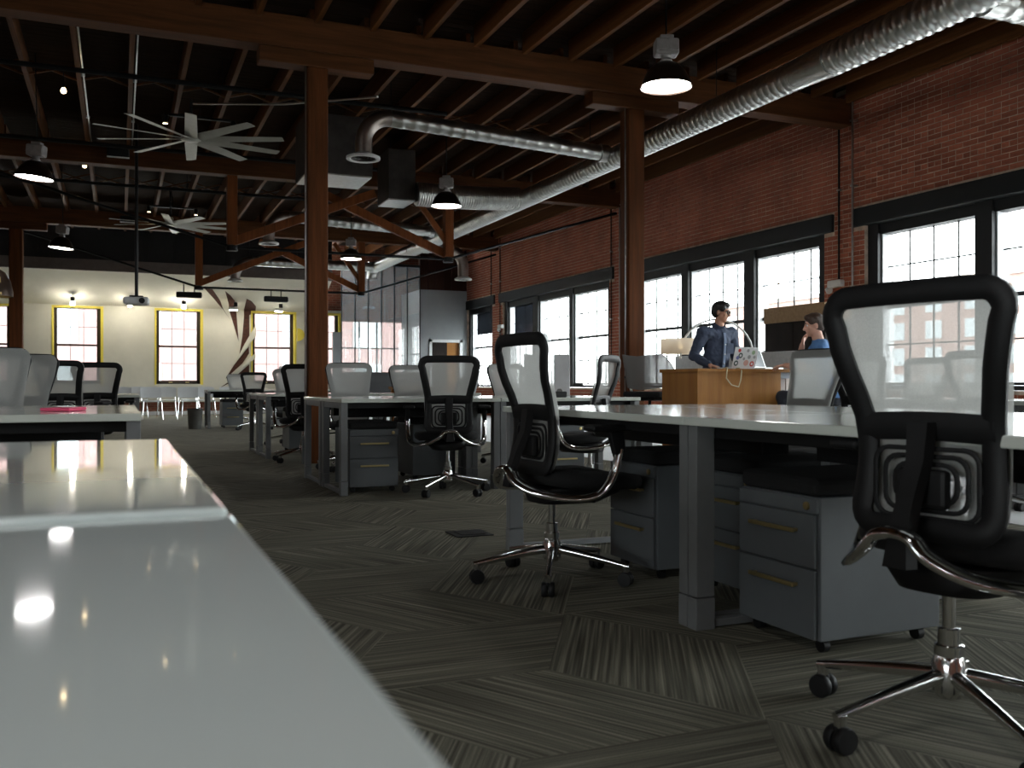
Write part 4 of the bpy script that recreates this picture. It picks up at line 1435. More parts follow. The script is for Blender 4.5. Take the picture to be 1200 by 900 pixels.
# ---- tall stools with winged shells, near the windows
def shell_stool(name, h, label, loc, az, m_back):
    t = thing(name, label, 'stool', loc, R(-az), 'winged shell stools')
    b = MB()
    rows, outer = [], []
    for k in range(9):
        u = k / 8
        z = h + 0.05 + 0.38 * u
        wing = 1.0 - 0.45 * max(0, u - 0.45) / 0.55
        row = []
        for i in range(15):
            a = R(-100 + 200 * i / 14) * wing
            r = 0.27 + 0.03 * u
            row.append((r * math.sin(a), -r * math.cos(a) * 0.85 + 0.04 - 0.05 * u, z + 0.03 * abs(a)))
        rows.append(row)
        outer.append([(x * 1.07, y * 1.07 - 0.004, z) for x, y, z in row])
    b.sheet(rows)
    b.sheet(outer)
    b.sheet([rows[0], outer[0]])
    b.sheet([rows[-1], outer[-1]])
    b.sheet([[r[0] for r in rows], [r[0] for r in outer]])
    b.sheet([[r[-1] for r in rows], [r[-1] for r in outer]])
    b.build('shell_back', m_back, t, 60)
    for sx in (-1, 1):
        MB().bar((sx * 0.28, -0.06, h + 0.20), (sx * 0.30, 0.20, h + 0.225), 0.06, 0.025, (0, 0, 1), 0.05, 0.02, bev=0.006).build('arm', M['shell_blue'], t)
        MB().tube([(sx * 0.27, -0.06, h + 0.19), (sx * 0.20, -0.02, h - 0.03)], 0.014, 8).build('arm_support', M['white_metal'], t)
    MB().box(-0.24, 0.24, -0.21, 0.24, h - 0.03, h + 0.035, bev=0.028, seg=3).build('seat', M['black_cloth'], t)
    MB().box(-0.12, 0.12, -0.12, 0.14, h - 0.07, h - 0.03, bev=0.012).build('seat_mechanism', M['black'], t)
    MB().lathe([(0.028, 0.10), (0.028, h * 0.55), (0.018, h * 0.56), (0.018, h - 0.06)], 14).build('gas_lift', M['black'], t)
    if h > 0.6:
        ring = [(0.21 * math.cos(a), 0.21 * math.sin(a), 0.30) for a in [2 * math.pi * k / 20 for k in range(20)]]
        MB().tube(ring, 0.010, 8, closed=True).bar((-0.21, 0, 0.30), (0.21, 0, 0.30), 0.02, 0.012).build('foot_ring', M['chrome'], t)
    for k in range(5):
        a = 2 * math.pi * k / 5 + 0.3
        MB().bar((0.03 * math.cos(a), 0.03 * math.sin(a), 0.10), (0.31 * math.cos(a), 0.31 * math.sin(a), 0.07), 0.045, 0.035, (0, 0, 1), 0.028, 0.02, bev=0.004).build('base_leg', M['black'], t)
        MB().lathe([(0.026, -0.018), (0.03, 0.0), (0.026, 0.018)], 12, Matrix.Translation((0.31 * math.cos(a), 0.31 * math.sin(a), 0.031)) @ Matrix.Rotation(a, 4, 'Z') @ Matrix.Rotation(R(90), 4, 'X')).build('caster', M['black'], t)
    return t
shell_stool('shell_stool', 0.74, 'dark winged stool with a grey net back between the second column and the counter', (5.60, 9.22, 0), 62, M['net_dark'])
shell_stool('shell_chair', 0.62, 'small grey winged chair beside the wooden table, left of the far windows', (4.62, 12.9, 0), -70, M['shell_grey'])

wt = thing('side_table', 'low wooden table behind the middle desks below the far windows', 'table', (4.15, 13.6, 0))
MB().box(-0.35, 0.35, -0.3, 0.3, 0.78, 0.82, bev=0.005).build('tabletop', M['ply'], wt)
MB().box(-0.33, 0.33, -0.28, -0.26, 0.40, 0.78).build('front_panel', M['ply'], wt, smooth=0)
for x in (-0.3, 0.3):
    for y in (-0.24, 0.24):
        MB().box(x - 0.025, x + 0.025, y - 0.025, y + 0.025, 0, 0.78, bev=0.003).build('leg', M['ply'], wt)

def screen_panel(label, x, y, w, z0, z1, rz, m, feet=True):
    t = thing('screen_panel', label, 'screen', (x, y, 0), rz, 'screens and boards between the desks')
    MB().box(-w / 2, w / 2, -0.02, 0.02, z0, z1, bev=0.008).build('panel', m, t)
    for sx in (-1, 1):
        MB().box(sx * (w / 2 - 0.06) - 0.02, sx * (w / 2 - 0.06) + 0.02, -0.018, 0.018, 0.02, z0 + 0.02).build('post', M['desk_leg'], t, smooth=0)
        MB().box(sx * (w / 2 - 0.06) - 0.03, sx * (w / 2 - 0.06) + 0.03, -0.2, 0.2, 0.0, 0.025, bev=0.004).build('foot', M['desk_leg'], t, smooth=0)
    return t
screen_panel('grey cloth screen standing left of the pale net chair before the windows', 5.70, 12.6, 0.36, 0.4, 1.30, R(-20), M['screen_cloth'])
screen_panel('white board standing beside the grey cloth screen, left of the second column', 6.05, 12.45, 0.24, 0.4, 1.30, R(-25), M['white_trim'])
screen_panel('white board standing behind the farthest chairs left of the first column', 3.59, 20.4, 0.85, 0.6, 1.24, R(-12), M['white_trim'])
screen_panel('long pale grey cloth screen under the windows behind the man', 8.2, 10.9, 3.6, 0.3, 1.30, R(90), M['screen_pale'])

# ---- wooden counter with the two men, laptops, lamp and cabinet
ct = thing('counter_table', 'honey coloured wooden counter where the man in the blue shirt stands', 'counter', (5.49, 8.10, 0))
MB().box(-0.01, 1.75, -0.02, 0.72, 0.985, 1.02, bev=0.004).build('tabletop', M['ply'], ct)
MB().box(0.0, 1.06, 0.0, 0.03, 0.02, 0.985).build('front_panel', M['ply'], ct, smooth=0)
MB().box(0.0, 0.03, 0.03, 0.68, 0.02, 0.985).build('side_panel', M['ply'], ct, smooth=0)
MB().box(1.03, 1.06, 0.03, 0.68, 0.02, 0.985).build('side_panel', M['ply'], ct, smooth=0)
MB().box(1.06, 1.70, 0.05, 0.10, 0.92, 0.985).build('apron_rail', M['screen_blue'], ct, smooth=0)
MB().box(1.07, 1.20, 0.10, 0.14, 0.0, 0.92, bev=0.004).build('leg', M['pink_grey'], ct, smooth=0)
MB().box(1.58, 1.68, 0.55, 0.65, 0.0, 0.985, bev=0.004).build('leg', M['pink_grey'], ct, smooth=0)

def laptop(label, loc, rz, tilt, body, lid_m, screen_m, stickers=False):
    t = thing('laptop', label, 'laptop', loc, rz, 'laptops on the counter')
    MB().box(-0.165, 0.165, -0.115, 0.115, 0.0, 0.016, bev=0.005).build('base', body, t)
    MB().box(-0.15, 0.15, -0.02, 0.09, 0.016, 0.018).build('keyboard', M['black'], t, smooth=0)
    hx = Matrix.Translation((0, -0.113, 0.014)) @ Matrix.Rotation(tilt, 4, 'X')
    lid = MB().box(-0.165, 0.165, -0.004, 0.004, 0.0, 0.225, bev=0.003, m=hx).build('lid', lid_m, t)
    MB().box(-0.150, 0.150, 0.004, 0.0052, 0.014, 0.212, m=hx).build('screen', screen_m, lid, smooth=0)
    if stickers:
        rng = random.Random(11)
        spec = [(-0.10, 0.19, 0.020, 'st_red'), (-0.075, 0.135, 0.030, 'st_dark'), (-0.12, 0.05, 0.030, 'st_dark'), (-0.11, 0.11, 0.022, 'st_blue'), (0.105, 0.045, 0.030, 'st_red'),
                (0.02, 0.055, 0.034, 'st_pink'), (0.05, 0.12, 0.022, 'st_grey'), (0.10, 0.17, 0.024, 'st_green'), (0.02, 0.19, 0.018, 'st_grey'), (0.125, 0.12, 0.018, 'st_grey'), (-0.02, 0.10, 0.016, 'st_grey')]
        for sx, sz, r, mk in spec:
            st = MB().lathe([(r, 0.0), (r, 0.0012)], 16, hx @ Matrix.Translation((sx, -0.004, sz)) @ Matrix.Rotation(R(90), 4, 'X')).build('sticker', M[mk], lid)
            if mk in ('st_red', 'st_dark') and r > 0.025:
                MB().lathe([(r * 0.5, 0.0), (r * 0.5, 0.0018)], 14, hx @ Matrix.Translation((sx, -0.004, sz)) @ Matrix.Rotation(R(90), 4, 'X')).build('sticker_centre', M['white_plastic'], st)
    return t
laptop('white laptop lid covered in stickers on the wooden counter', (6.16, 8.36, 1.021), R(6), R(16), M['white_plastic'], M['white_plastic'], M['screen_dim'], True)
laptop('open laptop with a dark screen turned towards the camera, right of the stickered one', (6.54, 8.34, 1.021), R(196), R(22), M['alu'], M['alu'], M['screen_dim'])
cb = MB().tube([(5.88, 8.20, 1.026), (5.86, 8.10, 1.03), (5.83, 8.065, 1.0), (5.82, 8.06, 0.92), (5.88, 8.055, 0.85), (5.97, 8.055, 0.83), (6.0, 8.06, 0.90), (6.02, 8.07, 1.0), (6.03, 8.12, 1.028), (6.06, 8.22, 1.027)], 0.006, 8)
tag(cb.build('cable', M['cable'], smooth=60), 'pale cable looped over the front edge of the wooden counter', 'cable')

lamp = thing('arc_lamp', 'arched floor lamp with a drum shade behind the standing man', 'lamp', (7.45, 9.75, 0))
MB().lathe([(0.16, 0.0), (0.16, 0.02), (0.03, 0.035)], 24).build('base', M['white_metal'], lamp)
arc = []
for k in range(17):
    a = math.pi * k / 16
    arc.append((-0.46 + 0.46 * math.cos(a), 0.13 * (1 - math.cos(a)), 1.22 + 0.46 * math.sin(a)))
MB().tube([(0, 0, 0.03), (0, 0, 0.6)] + arc + [(-0.92, 0.26, 1.18)], 0.013, 8).build('arc_stem', M['white_metal'], lamp, 60)
sh = MB().lathe([(0.25, 1.24), (0.25, 1.43)], 28, Matrix.Translation((-0.92, 0.26, 0)), cap=False).build('shade', M['lamp_shade'], lamp)
MB().lathe([(0.02, 1.30), (0.035, 1.33), (0.02, 1.37)], 12, Matrix.Translation((-0.92, 0.26, 0))).build('bulb', M['bulb_glow'], lamp)

cbn = thing('tall_cabinet', 'dark brown cabinet with a tan top band behind the seated man', 'cabinet', (8.55, 10.3, 0))
MB().box(0, 0.42, -0.62, 0.62, 0.0, 1.72, bev=0.004).build('body', M['dark_panel'], cbn)
MB().box(-0.015, 0.43, -0.63, 0.63, 1.72, 1.94, bev=0.004).build('top_band', M['tan'], cbn)
for y0, y1 in ((-0.60, -0.004), (0.004, 0.60)):
    dd = MB().box(-0.014, 0.0, y0, y1, 0.05, 1.70, bev=0.003).build('door', M['dark_panel'], cbn)
    MB().box(-0.03, -0.014, (y1 - 0.05) if y0 < 0 else (y0 + 0.04), (y1 - 0.04) if y0 < 0 else (y0 + 0.05), 0.8, 1.0).build('handle', M['iron'], dd, smooth=0)

# ---------------------------------------------------------------- lamps, fans, fittings overhead
def dome_lamp(x, y, z, label, tilt=0.0, D=0.45):
    t = thing('dome_lamp', label, 'lamp', (x, y, z), 0, 'dome pendant lamps')
    t.rotation_euler = (0, R(tilt), R(-20))
    s = D / 0.45
    hood = MB().lathe([(0.225 * s, 0.0), (0.222 * s, 0.015), (0.20 * s, 0.075), (0.165 * s, 0.14), (0.12 * s, 0.19), (0.075 * s, 0.215), (0.05 * s, 0.22), (0.05 * s, 0.20), (0.11 * s, 0.178), (0.155 * s, 0.13), (0.19 * s, 0.07), (0.214 * s, 0.012)], 32, cap=False).build('hood', M['lamp_hood'], t)
    MB().lathe([(0.212 * s, 0.012), (0.15 * s, 0.0), (0.0, -0.012)], 32, cap=False).build('lens', M['lamp_glow'], t)
    MB().lathe([(0.05, 0.215), (0.055, 0.235), (0.04, 0.255), (0.05, 0.28)], 16).build('neck', M['ballast'], t)
    b = MB()
    b.box(-0.105, 0.105, -0.075, 0.075, 0.275, 0.42, bev=0.022, seg=2)
    for k in (-1, 1):
        b.box(k * 0.055 - 0.042, k * 0.055 + 0.042, -0.082, -0.07, 0.315, 0.405, bev=0.004)
    b.box(-0.06, 0.06, -0.05, 0.05, 0.42, 0.455, bev=0.01)
    b.build('ballast_box', M['ballast'], t)
    MB().tube([(0, 0, 0.45), (math.sin(R(-tilt)) * (ZC - z) * 0.9, 0, ZC - z - 0.02)], 0.008, 6).build('stem', M['iron'], t)
    return t
dome_lamp(4.45, 7.05, 3.48, 'lit dome lamp nearest, high above the middle desks before the beam')
dome_lamp(4.45, 13.05, 3.48, 'lit dome lamp below the ribbed flexible duct')
dome_lamp(4.45, 19.2, 3.46, 'lit dome lamp farthest right of the first column among the braces')
dome_lamp(-0.98, 13.0, 3.42, 'lit dome lamp at the left edge below the nearer fan', 5)
dome_lamp(-1.02, 19.5, 3.42, 'lit dome lamp far left above the cream wall', 5)

for x, y, lab in ((-1.0, 0.3, 'lit dome lamp out of the frame, right above the foreground desks'), (4.45, 0.8, 'lit dome lamp out of the frame, above the nearest chair to the right'),
                  (-6.4, 6.6, 'lit dome lamp out of the frame, far left beside the pink folder desk'), (-6.4, 13.0, 'lit dome lamp out of the frame, left of the one under the nearer fan'),
                  (-1.0, -6.0, 'lit dome lamp behind the camera on the left row'), (4.45, -5.5, 'lit dome lamp behind the camera on the right row'), (-6.4, 0.3, 'lit dome lamp out of the frame, left of the foreground desks')):
    dome_lamp(x, y, 3.45, lab)

def fan(x, y, z, D, label, turn):
    t = thing('ceiling_fan', label, 'fan', (x, y, z), R(turn), 'ten bladed ceiling fans')
    MB().lathe([(0.0, -0.035), (0.10, -0.03), (0.135, -0.01), (0.135, 0.02), (0.06, 0.04), (0.05, 0.13), (0.035, 0.14)], 24).build('hub', M['fan_blade'], t)
    MB().tube([(0, 0, 0.13), (0, 0, JZ0 - z)], 0.022, 10).build('down_rod', M['iron'], t)
    bm_ = MB()
    L = D / 2
    rows = []
    for k in range(7):
        u = 0.12 + (L - 0.12) * k / 6
        c = 0.088 - 0.018 * k / 6
        a = R(16 - 7 * k / 6)
        rows.append([(u, -c * math.cos(a), c * math.sin(a)), (u, 0, 0.008), (u, c * math.cos(a), -c * math.sin(a)), (u, 0, -0.006)])
    bm_.loft(rows)
    bme = bm_.mesh('blade', M['fan_blade'], 40)
    for k in range(10):
        inst(bme, 'blade', t, (0, 0, 0), (0, 0, 2 * math.pi * k / 10))
    return t
fan(0.90, 13.4, 4.20, 2.5, 'big ten bladed grey ceiling fan nearer of the two', 14)
fan(0.95, 20.0, 4.09, 2.3, 'farther ten bladed ceiling fan, smaller and lower in view', 10)
def twin_light(x, y, z, label):
    t = thing('twin_spot', label, 'light', (x, y, z), 0, 'twin spot lights by the fans')
    MB().box(-0.42, 0.42, -0.025, 0.025, 0.0, 0.035, bev=0.005).build('bar', M['iron'], t)
    for sx in (-1, 1):
        h = MB().lathe([(0.03, -0.10), (0.045, -0.02), (0.03, 0.02)], 12, Matrix.Translation((sx * 0.46, 0, 0.0))).build('head', M['iron'], t)
        MB().lathe([(0.034, -0.112), (0.0, -0.118)], 12, Matrix.Translation((sx * 0.46, 0, 0.0)), cap=False).build('lens', M['bulb_glow'], h)
    MB().tube([(0, 0, 0.03), (0, 0, JZ0 - z + 0.02)], 0.010, 6).build('stem', M['iron'], t)
twin_light(1.05, 13.9, 4.62, 'twin spots on a bar beside the rod of the nearer fan')
twin_light(1.02, 20.6, 4.52, 'twin spots on a bar beside the rod of the farther fan')
def bare_bulb(x, y, z, label):
    t = thing('bare_bulb', label, 'light', (x, y, z), 0, 'bare bulbs under the joists')
    MB().lathe([(0.0, -0.05), (0.03, -0.035), (0.035, -0.01), (0.02, 0.03)], 12).build('bulb', M['bulb_glow'], t)
    MB().lathe([(0.022, 0.025), (0.022, 0.08)], 10).tube([(0, 0, 0.07), (0, 0, JZ0 - z + 0.1)], 0.006, 6).build('socket', M['iron'], t)
bare_bulb(-0.66, 13.2, 4.62, 'small bare bulb under the joist left of the nearer fan')
bare_bulb(-0.55, 17.5, 4.60, 'small bare bulb under the joist behind the second beam')
for x, y, lab in ((-0.02, 16.5, 'dark box on the second beam below the nearer fan'), (0.18, 23.05, 'dark box on the third beam below the farther fan')):
    t = thing('wireless_box', lab, 'box', (x, y, 4.58), 0, 'dark boxes on the beams')
    MB().box(-0.17, 0.17, -0.06, 0.06, -0.02, 0.12, bev=0.02).build('casing', M['black'], t)
    MB().box(-0.17, 0.17, -0.068, -0.055, -0.045, -0.02, bev=0.004).build('trim_strip', M['white_metal'], t)

pj = thing('projector', 'white projector hanging on a black pole before the cream wall', 'projector', (0.25, 16.0, 2.18), R(-5))
MB().box(-0.19, 0.19, -0.15, 0.15, -0.06, 0.06, bev=0.035, seg=3).build('body', M['white_plastic'], pj)
MB().lathe([(0.045, 0.0), (0.045, 0.02), (0.03, 0.022)], 16, Matrix.Translation((0.09, -0.148, 0.0)) @ Matrix.Rotation(R(90), 4, 'X')).build('lens', M['black'], pj)
MB().box(-0.10, 0.10, -0.08, 0.08, 0.058, 0.085, bev=0.006).build('bracket', M['black'], pj)
MB().tube([(0, 0, 0.08), (0, 0, 2.82)], 0.026, 10).build('pole', M['iron'], pj)

def bar_heater(x, y, z, rz, label, up):
    t = thing('bar_speaker', label, 'speaker', (x, y, z), rz, 'black bar speakers on the truss rod')
    MB().box(-0.29, 0.29, -0.07, 0.07, -0.07, 0.07, bev=0.03, seg=2).build('body', M['black'], t)
    MB().box(-0.25, 0.25, -0.075, -0.066, -0.045, 0.045).build('grille', M['iron'], t, smooth=0)
    for k in ((-0.12, 0.12) if up < 0.3 else (0.0,)):
        MB().tube([(k, 0, 0.06), (k, 0, up)], 0.012, 6).build('hanger', M['iron'], t)
bar_heater(1.52, 23.3, 2.97, R(-4), 'left black bar speaker hanging at the truss node', 0.25)
bar_heater(3.54, 23.3, 2.94, R(3), 'right black bar speaker hanging on the truss rod', 0.235)
for i, (x, y, lab) in enumerate(((-1.13, 26.9, 'small spot lamp hanging from the soffit at the first window'), (0.26, 26.9, 'small spot lamp hanging from the soffit right of the first window, by the projector'),
                                 (1.62, 26.9, 'small spot lamp hanging from the soffit before the middle window'), (2.98, 26.9, 'boxy spot lamp hanging before the brick feathers'), (4.22, 26.9, 'boxy spot lamp hanging before the right cream wall window'))):
    zs_ = SZ0 + (SZ1 - SZ0) * (y - YP) / (YB - YP)
    t = thing('spot_lamp', lab, 'lamp', (x, y, 3.02), 0, 'spot lamps on the cream soffit')
    hd = MB().lathe([(0.055, 0.0), (0.055, 0.11), (0.02, 0.12)], 14).build('can', M['black'], t)
    if i < 3:
        MB().lathe([(0.05, -0.10), (0.052, 0.0)], 14).build('glass_tip', M['spot_glow'], hd)
    else:
        MB().box(-0.16, 0.05, -0.05, 0.05, -0.10, -0.02, bev=0.008).build('box_head', M['white_metal'], hd)
        MB().box(-0.155, 0.04, -0.045, 0.045, -0.112, -0.1005).build('glass_tip', M['spot_glow'], hd, smooth=0)
    MB().tube([(0, 0, 0.11), (0, 0, zs_ - 3.02)], 0.008, 6).build('stem', M['white_metal'], t)
bd = thing('brass_dome', 'dark dome pendant with brass lining at the left edge', 'lamp', (-1.50, 13.55, 1.98), 0)
MB().lathe([(0.24, 0.0), (0.24, 0.06), (0.21, 0.20), (0.15, 0.31), (0.06, 0.37), (0.03, 0.38), (0.03, 0.36), (0.14, 0.295), (0.195, 0.19), (0.225, 0.06), (0.228, 0.0)], 28, cap=False).build('dome', M['lamp_hood'], bd)
MB().lathe([(0.224, 0.0), (0.221, 0.06), (0.19, 0.185), (0.135, 0.285), (0.0, 0.34)], 28, cap=False).build('lining', M['brass'], bd)
for k in range(5):
    a = R(200 + 25 * k)
    MB().bar((0.242 * math.cos(a), 0.242 * math.sin(a), 0.01), (0.20 * math.cos(a), 0.20 * math.sin(a), 0.235), 0.02, 0.006).build('brass_rib', M['brass'], bd)
MB().tube([(0, 0, 0.37), (0, 0, JZ0 - 1.98)], 0.010, 6).build('stem', M['iron'], bd)

# ---- feathers let into the cream lining: brick strips and pale blades
def surf(x, s):
    """s: height; above the lining's top edge the point slides up the soffit"""
    if s <= SZ1:
        return (x, YB, s)
    t = (s - SZ1) / (SZ0 - SZ1)
    return (x, YB + (YP - YB) * t, s)
def clip(poly, zc, keep_low):
    out = []
    n = len(poly)
    for i in range(n):
        a, b = poly[i], poly[(i + 1) % n]
        ia, ib = (a[1] <= zc) == keep_low, (b[1] <= zc) == keep_low
        if ia:
            out.append(a)
        if ia != ib:
            t = (zc - a[1]) / (b[1] - a[1])
            out.append((a[0] + (b[0] - a[0]) * t, zc))
    return out
def inlay(parent, name, poly, m, proud):
    b = MB()
    for low in (True, False):
        q = clip(poly, SZ1, low)
        if len(q) < 3:
            continue
        nrm = Vector((0, -1, 0)) if low else Vector((0, -(SZ0 - SZ1), -(YB - YP))).normalized()
        fr = [b.bm.verts.new(Vector(surf(*p)) + nrm * proud) for p in q]
        bk = [b.bm.verts.new(Vector(surf(*p)) + nrm * 0.0012) for p in q]
        b.bm.faces.new(fr)
        n = len(q)
        for i in range(n):
            b.bm.faces.new((fr[i], bk[i], bk[(i + 1) % n], fr[(i + 1) % n]))
    return b.build(name, m, parent, smooth=0)
fe = thing('feather_relief', 'feather shaped strips of bare brick and pale blades on the cream wall', 'wall relief', (0, 0, 0))
for nm, mk, pr, poly in (
    ('brick_strip', 'brick_relief', 0.012, [(2.125, 3.444), (2.326, 3.432), (2.586, 3.191), (2.904, 2.71), (2.704, 2.995), (2.392, 3.244)]),
    ('brick_strip', 'brick_relief', 0.012, [(2.667, 3.405), (2.827, 3.315), (2.972, 3.202), (3.08, 2.91), (3.142, 2.081), (2.986, 2.615), (2.834, 3.119)]),
    ('brick_strip', 'brick_relief', 0.012, [(3.281, 3.251), (3.439, 3.196), (3.596, 3.08), (3.62, 2.94), (3.44, 2.84), (3.44, 2.2), (3.151, 1.642), (3.246, 2.23), (3.293, 2.819)]),
    ('brick_strip', 'brick_relief', 0.012, [(3.423, 1.939), (3.435, 1.743), (3.246, 1.447), (2.776, 1.006), (3.01, 1.396)]),
    ('brick_strip', 'brick_relief', 0.012, [(3.435, 1.424), (3.435, 1.179), (2.613, 0.739), (2.916, 0.957)]),
    ('blade', 'cream', 0.07, [(3.614, 2.557), (3.614, 2.237), (3.293, 1.815), (3.057, 1.494), (3.293, 1.986)]),
    ('blade', 'cream', 0.07, [(3.602, 1.745), (3.602, 1.598), (3.222, 1.3), (2.963, 1.152), (3.34, 1.497)]),
):
    inlay(fe, nm, poly, M[mk], pr)
yh = MB()
yh.prism([(0, -0.19)] + [(0.20 * math.cos(a), 0.19 * math.sin(a)) for a in [R(-90 + 180 * k / 12) for k in range(13)]][1:-1] + [(0, 0.19)], 0.07)
tag(yh.build('half_disc', M['yellow'], loc=(4.80, YB - 0.08, 2.30)), 'yellow half disc on the cream wall right of the right window', 'ornament')

# ---------------------------------------------------------------- people
def voxel(b, name, m, parent, size=0.006, smooth=6, disp=0.0):
    """joins overlapping shapes into one continuous skin"""
    bmesh.ops.recalc_face_normals(b.bm, faces=b.bm.faces)
    me = bpy.data.meshes.new(name)
    b.bm.to_mesh(me)
    b.bm.free()
    o = bpy.data.objects.new(name, me)
    COL.objects.link(o)
    r = o.modifiers.new('r', 'REMESH')
    r.mode = 'VOXEL'
    r.voxel_size = size
    s = o.modifiers.new('s', 'SMOOTH')
    s.iterations = smooth
    s.factor = 0.5
    if disp:
        tx = bpy.data.textures.new('folds', 'CLOUDS')
        tx.noise_scale = 0.07
        d = o.modifiers.new('d', 'DISPLACE')
        d.texture = tx
        d.strength = disp
        d.mid_level = 0.5
    dg = bpy.context.evaluated_depsgraph_get()
    dg.update()
    me2 = bpy.data.meshes.new_from_object(o.evaluated_get(dg))
    o.modifiers.clear()
    o.data = me2
    bpy.data.meshes.remove(me)
    me2.name = name
    me2.materials.clear()
    me2.materials.append(m)
    me2.polygons.foreach_set('use_smooth', [True] * len(me2.polygons))
    o.parent = parent
    return o
def ball(b, c, r, m=None, n=16):
    """ellipsoid"""
    vs = bmesh.ops.create_uvsphere(b.bm, u_segments=n * 2, v_segments=n, radius=1.0)['verts']
    mm = Matrix.Translation(Vector(c)) @ Matrix.Diagonal((*r, 1))
    if m is not None:
        mm = m @ mm
    bmesh.ops.transform(b.bm, matrix=mm, verts=vs)
def limb(b, pts, rs, n=14):
    b.tube(pts, rs, n)
    for p, r in zip(pts, rs):
        ball(b, p, (r * 0.99,) * 3, n=7)
def hand(b, wrist, palm, side, curl=0.35, down=(0, 0, -1)):
    """palm direction from wrist; five separate fingers and a thumb at the side"""
    w, d = Vector(wrist), Vector(palm).normalized()
    dn = Vector(down)
    dn = (dn - d * dn.dot(d)).normalized()
    lat = d.cross(dn).normalized() * side          # towards the thumb
    c = w + d * 0.052
    for k in (-1, -0.33, 0.33, 1):
        limb(b, [w + lat * 0.012 * k, w + d * 0.05 + lat * 0.030 * k, w + d * 0.088 + lat * 0.032 * k], [0.016, 0.0145, 0.0115], 8)
    for k, L in ((1, 0.068), (0.33, 0.078), (-0.33, 0.072), (-1, 0.056)):
        p0 = w + d * 0.088 + lat * 0.032 * k
        a1, a2, a3 = curl * 0.6, curl * 1.3, curl * 2.0
        q = [p0]
        for seg, a in ((0.45, a1), (0.32, a2), (0.23, a3)):
            q.append(q[-1] + (d * math.cos(a) + dn * math.sin(a) + lat * 0.06 * k).normalized() * L * seg)
        limb(b, q, [0.0098, 0.0090, 0.0082, 0.0070], 8)
    t0 = w + d * 0.025 + lat * 0.028
    limb(b, [t0, t0 + (d * 0.6 + lat * 0.75 + dn * 0.2) * 0.042, t0 + (d * 0.9 + lat * 0.75 + dn * 0.35) * 0.072], [0.014, 0.0115, 0.0085], 8)

def head_shapes(b, m):
    ball(b, (0, -0.008, 0.030), (0.076, 0.096, 0.088), m)
    ball(b, (0, 0.022, -0.040), (0.058, 0.066, 0.074), m)
    ball(b, (0, 0.058, -0.090), (0.027, 0.024, 0.022), m, 8)       # chin
    for s in (-1, 1):
        ball(b, (s * 0.036, 0.060, -0.022), (0.024, 0.022, 0.022), m, 8)   # cheek
        ball(b, (s * 0.076, -0.006, -0.012), (0.010, 0.020, 0.032), m, 8)  # ear
        ball(b, (s * 0.030, 0.080, 0.026), (0.026, 0.012, 0.008), m, 8)    # brow
    b2 = [Vector((0, 0.084, 0.018)), Vector((0, 0.100, -0.012)), Vector((0, 0.109, -0.030)), Vector((0, 0.092, -0.038))]
    for p, r in zip(b2, (0.009, 0.011, 0.013, 0.011)):
        ball(b, p, (r, r, r), m, 8)
    b.tube([m @ p for p in b2[:3]], [0.009, 0.011, 0.012], 8)
    for s in (-1, 1):
        ball(b, (s * 0.011, 0.094, -0.036), (0.008, 0.008, 0.007), m, 6)
    ball(b, (0, 0.083, -0.058), (0.022, 0.008, 0.0055), m, 8)      # lips
    ball(b, (0, 0.081, -0.067), (0.020, 0.008, 0.006), m, 8)

def face_parts(t, m, hair_m, glasses=False):
    for s in (-1, 1):
        e = MB()
        ball(e, (s * 0.031, 0.076, 0.006), (0.0125, 0.0115, 0.010), m, 8)
        eo = e.build('eye', M['eye_white'], t)
        i = MB()
        ball(i, (s * 0.031, 0.0862, 0.006), (0.0058, 0.003, 0.0058), m, 6)
        i.build('iris', M['iris'], eo)
        br = MB()
        br.tube([m @ Vector((s * x, y, z)) for x, y, z in ((0.014, 0.092, 0.026), (0.030, 0.091, 0.031), (0.048, 0.080, 0.026))], [0.004, 0.005, 0.003], 6)
        br.build('eyebrow', hair_m, t)
    h = MB()
    ball(h, (0, -0.016, 0.046), (0.083, 0.101, 0.086), m)
    ball(h, (0, -0.040, 0.005), (0.080, 0.078, 0.080), m)
    ball(h, (0, 0.040, 0.090), (0.062, 0.056, 0.034), m)
    for s in (-1, 1):
        ball(h, (s * 0.062, 0.028, 0.052), (0.021, 0.042, 0.045), m, 8)
    rng = random.Random(2)
    for k in range(26):
        a, u = rng.uniform(0, 2 * math.pi), rng.uniform(0.2, 1)
        p = Vector((0.07 * math.cos(a) * u, -0.01 + 0.085 * math.sin(a) * u, 0.125 - 0.05 * u * u))
        ball(h, p, (0.020, 0.024, 0.014), m, 5)
    voxel(h, 'hair', hair_m, t, 0.006, 3)
    if glasses:
        g = MB()
        for s in (-1, 1):
            lp = []
            for k in range(16):
                a = 2 * math.pi * k / 16
                lp.append(m @ Vector((s * 0.033 + 0.026 * math.cos(a), 0.101 - abs(0.033 * s + 0.026 * math.cos(a)) * 0.10, 0.004 + 0.018 * math.sin(a))))
            g.tube(lp, 0.0045, 6, closed=True)
            g.tube([m @ Vector((s * 0.058, 0.094, 0.010)), m @ Vector((s * 0.078, 0.05, 0.010)), m @ Vector((s * 0.083, -0.004, 0.006))], 0.003, 6)
        g.tube([m @ Vector((-0.008, 0.102, 0.008)), m @ Vector((0.008, 0.102, 0.008))], 0.003, 6)
        g.build('glasses', M['black'], t)

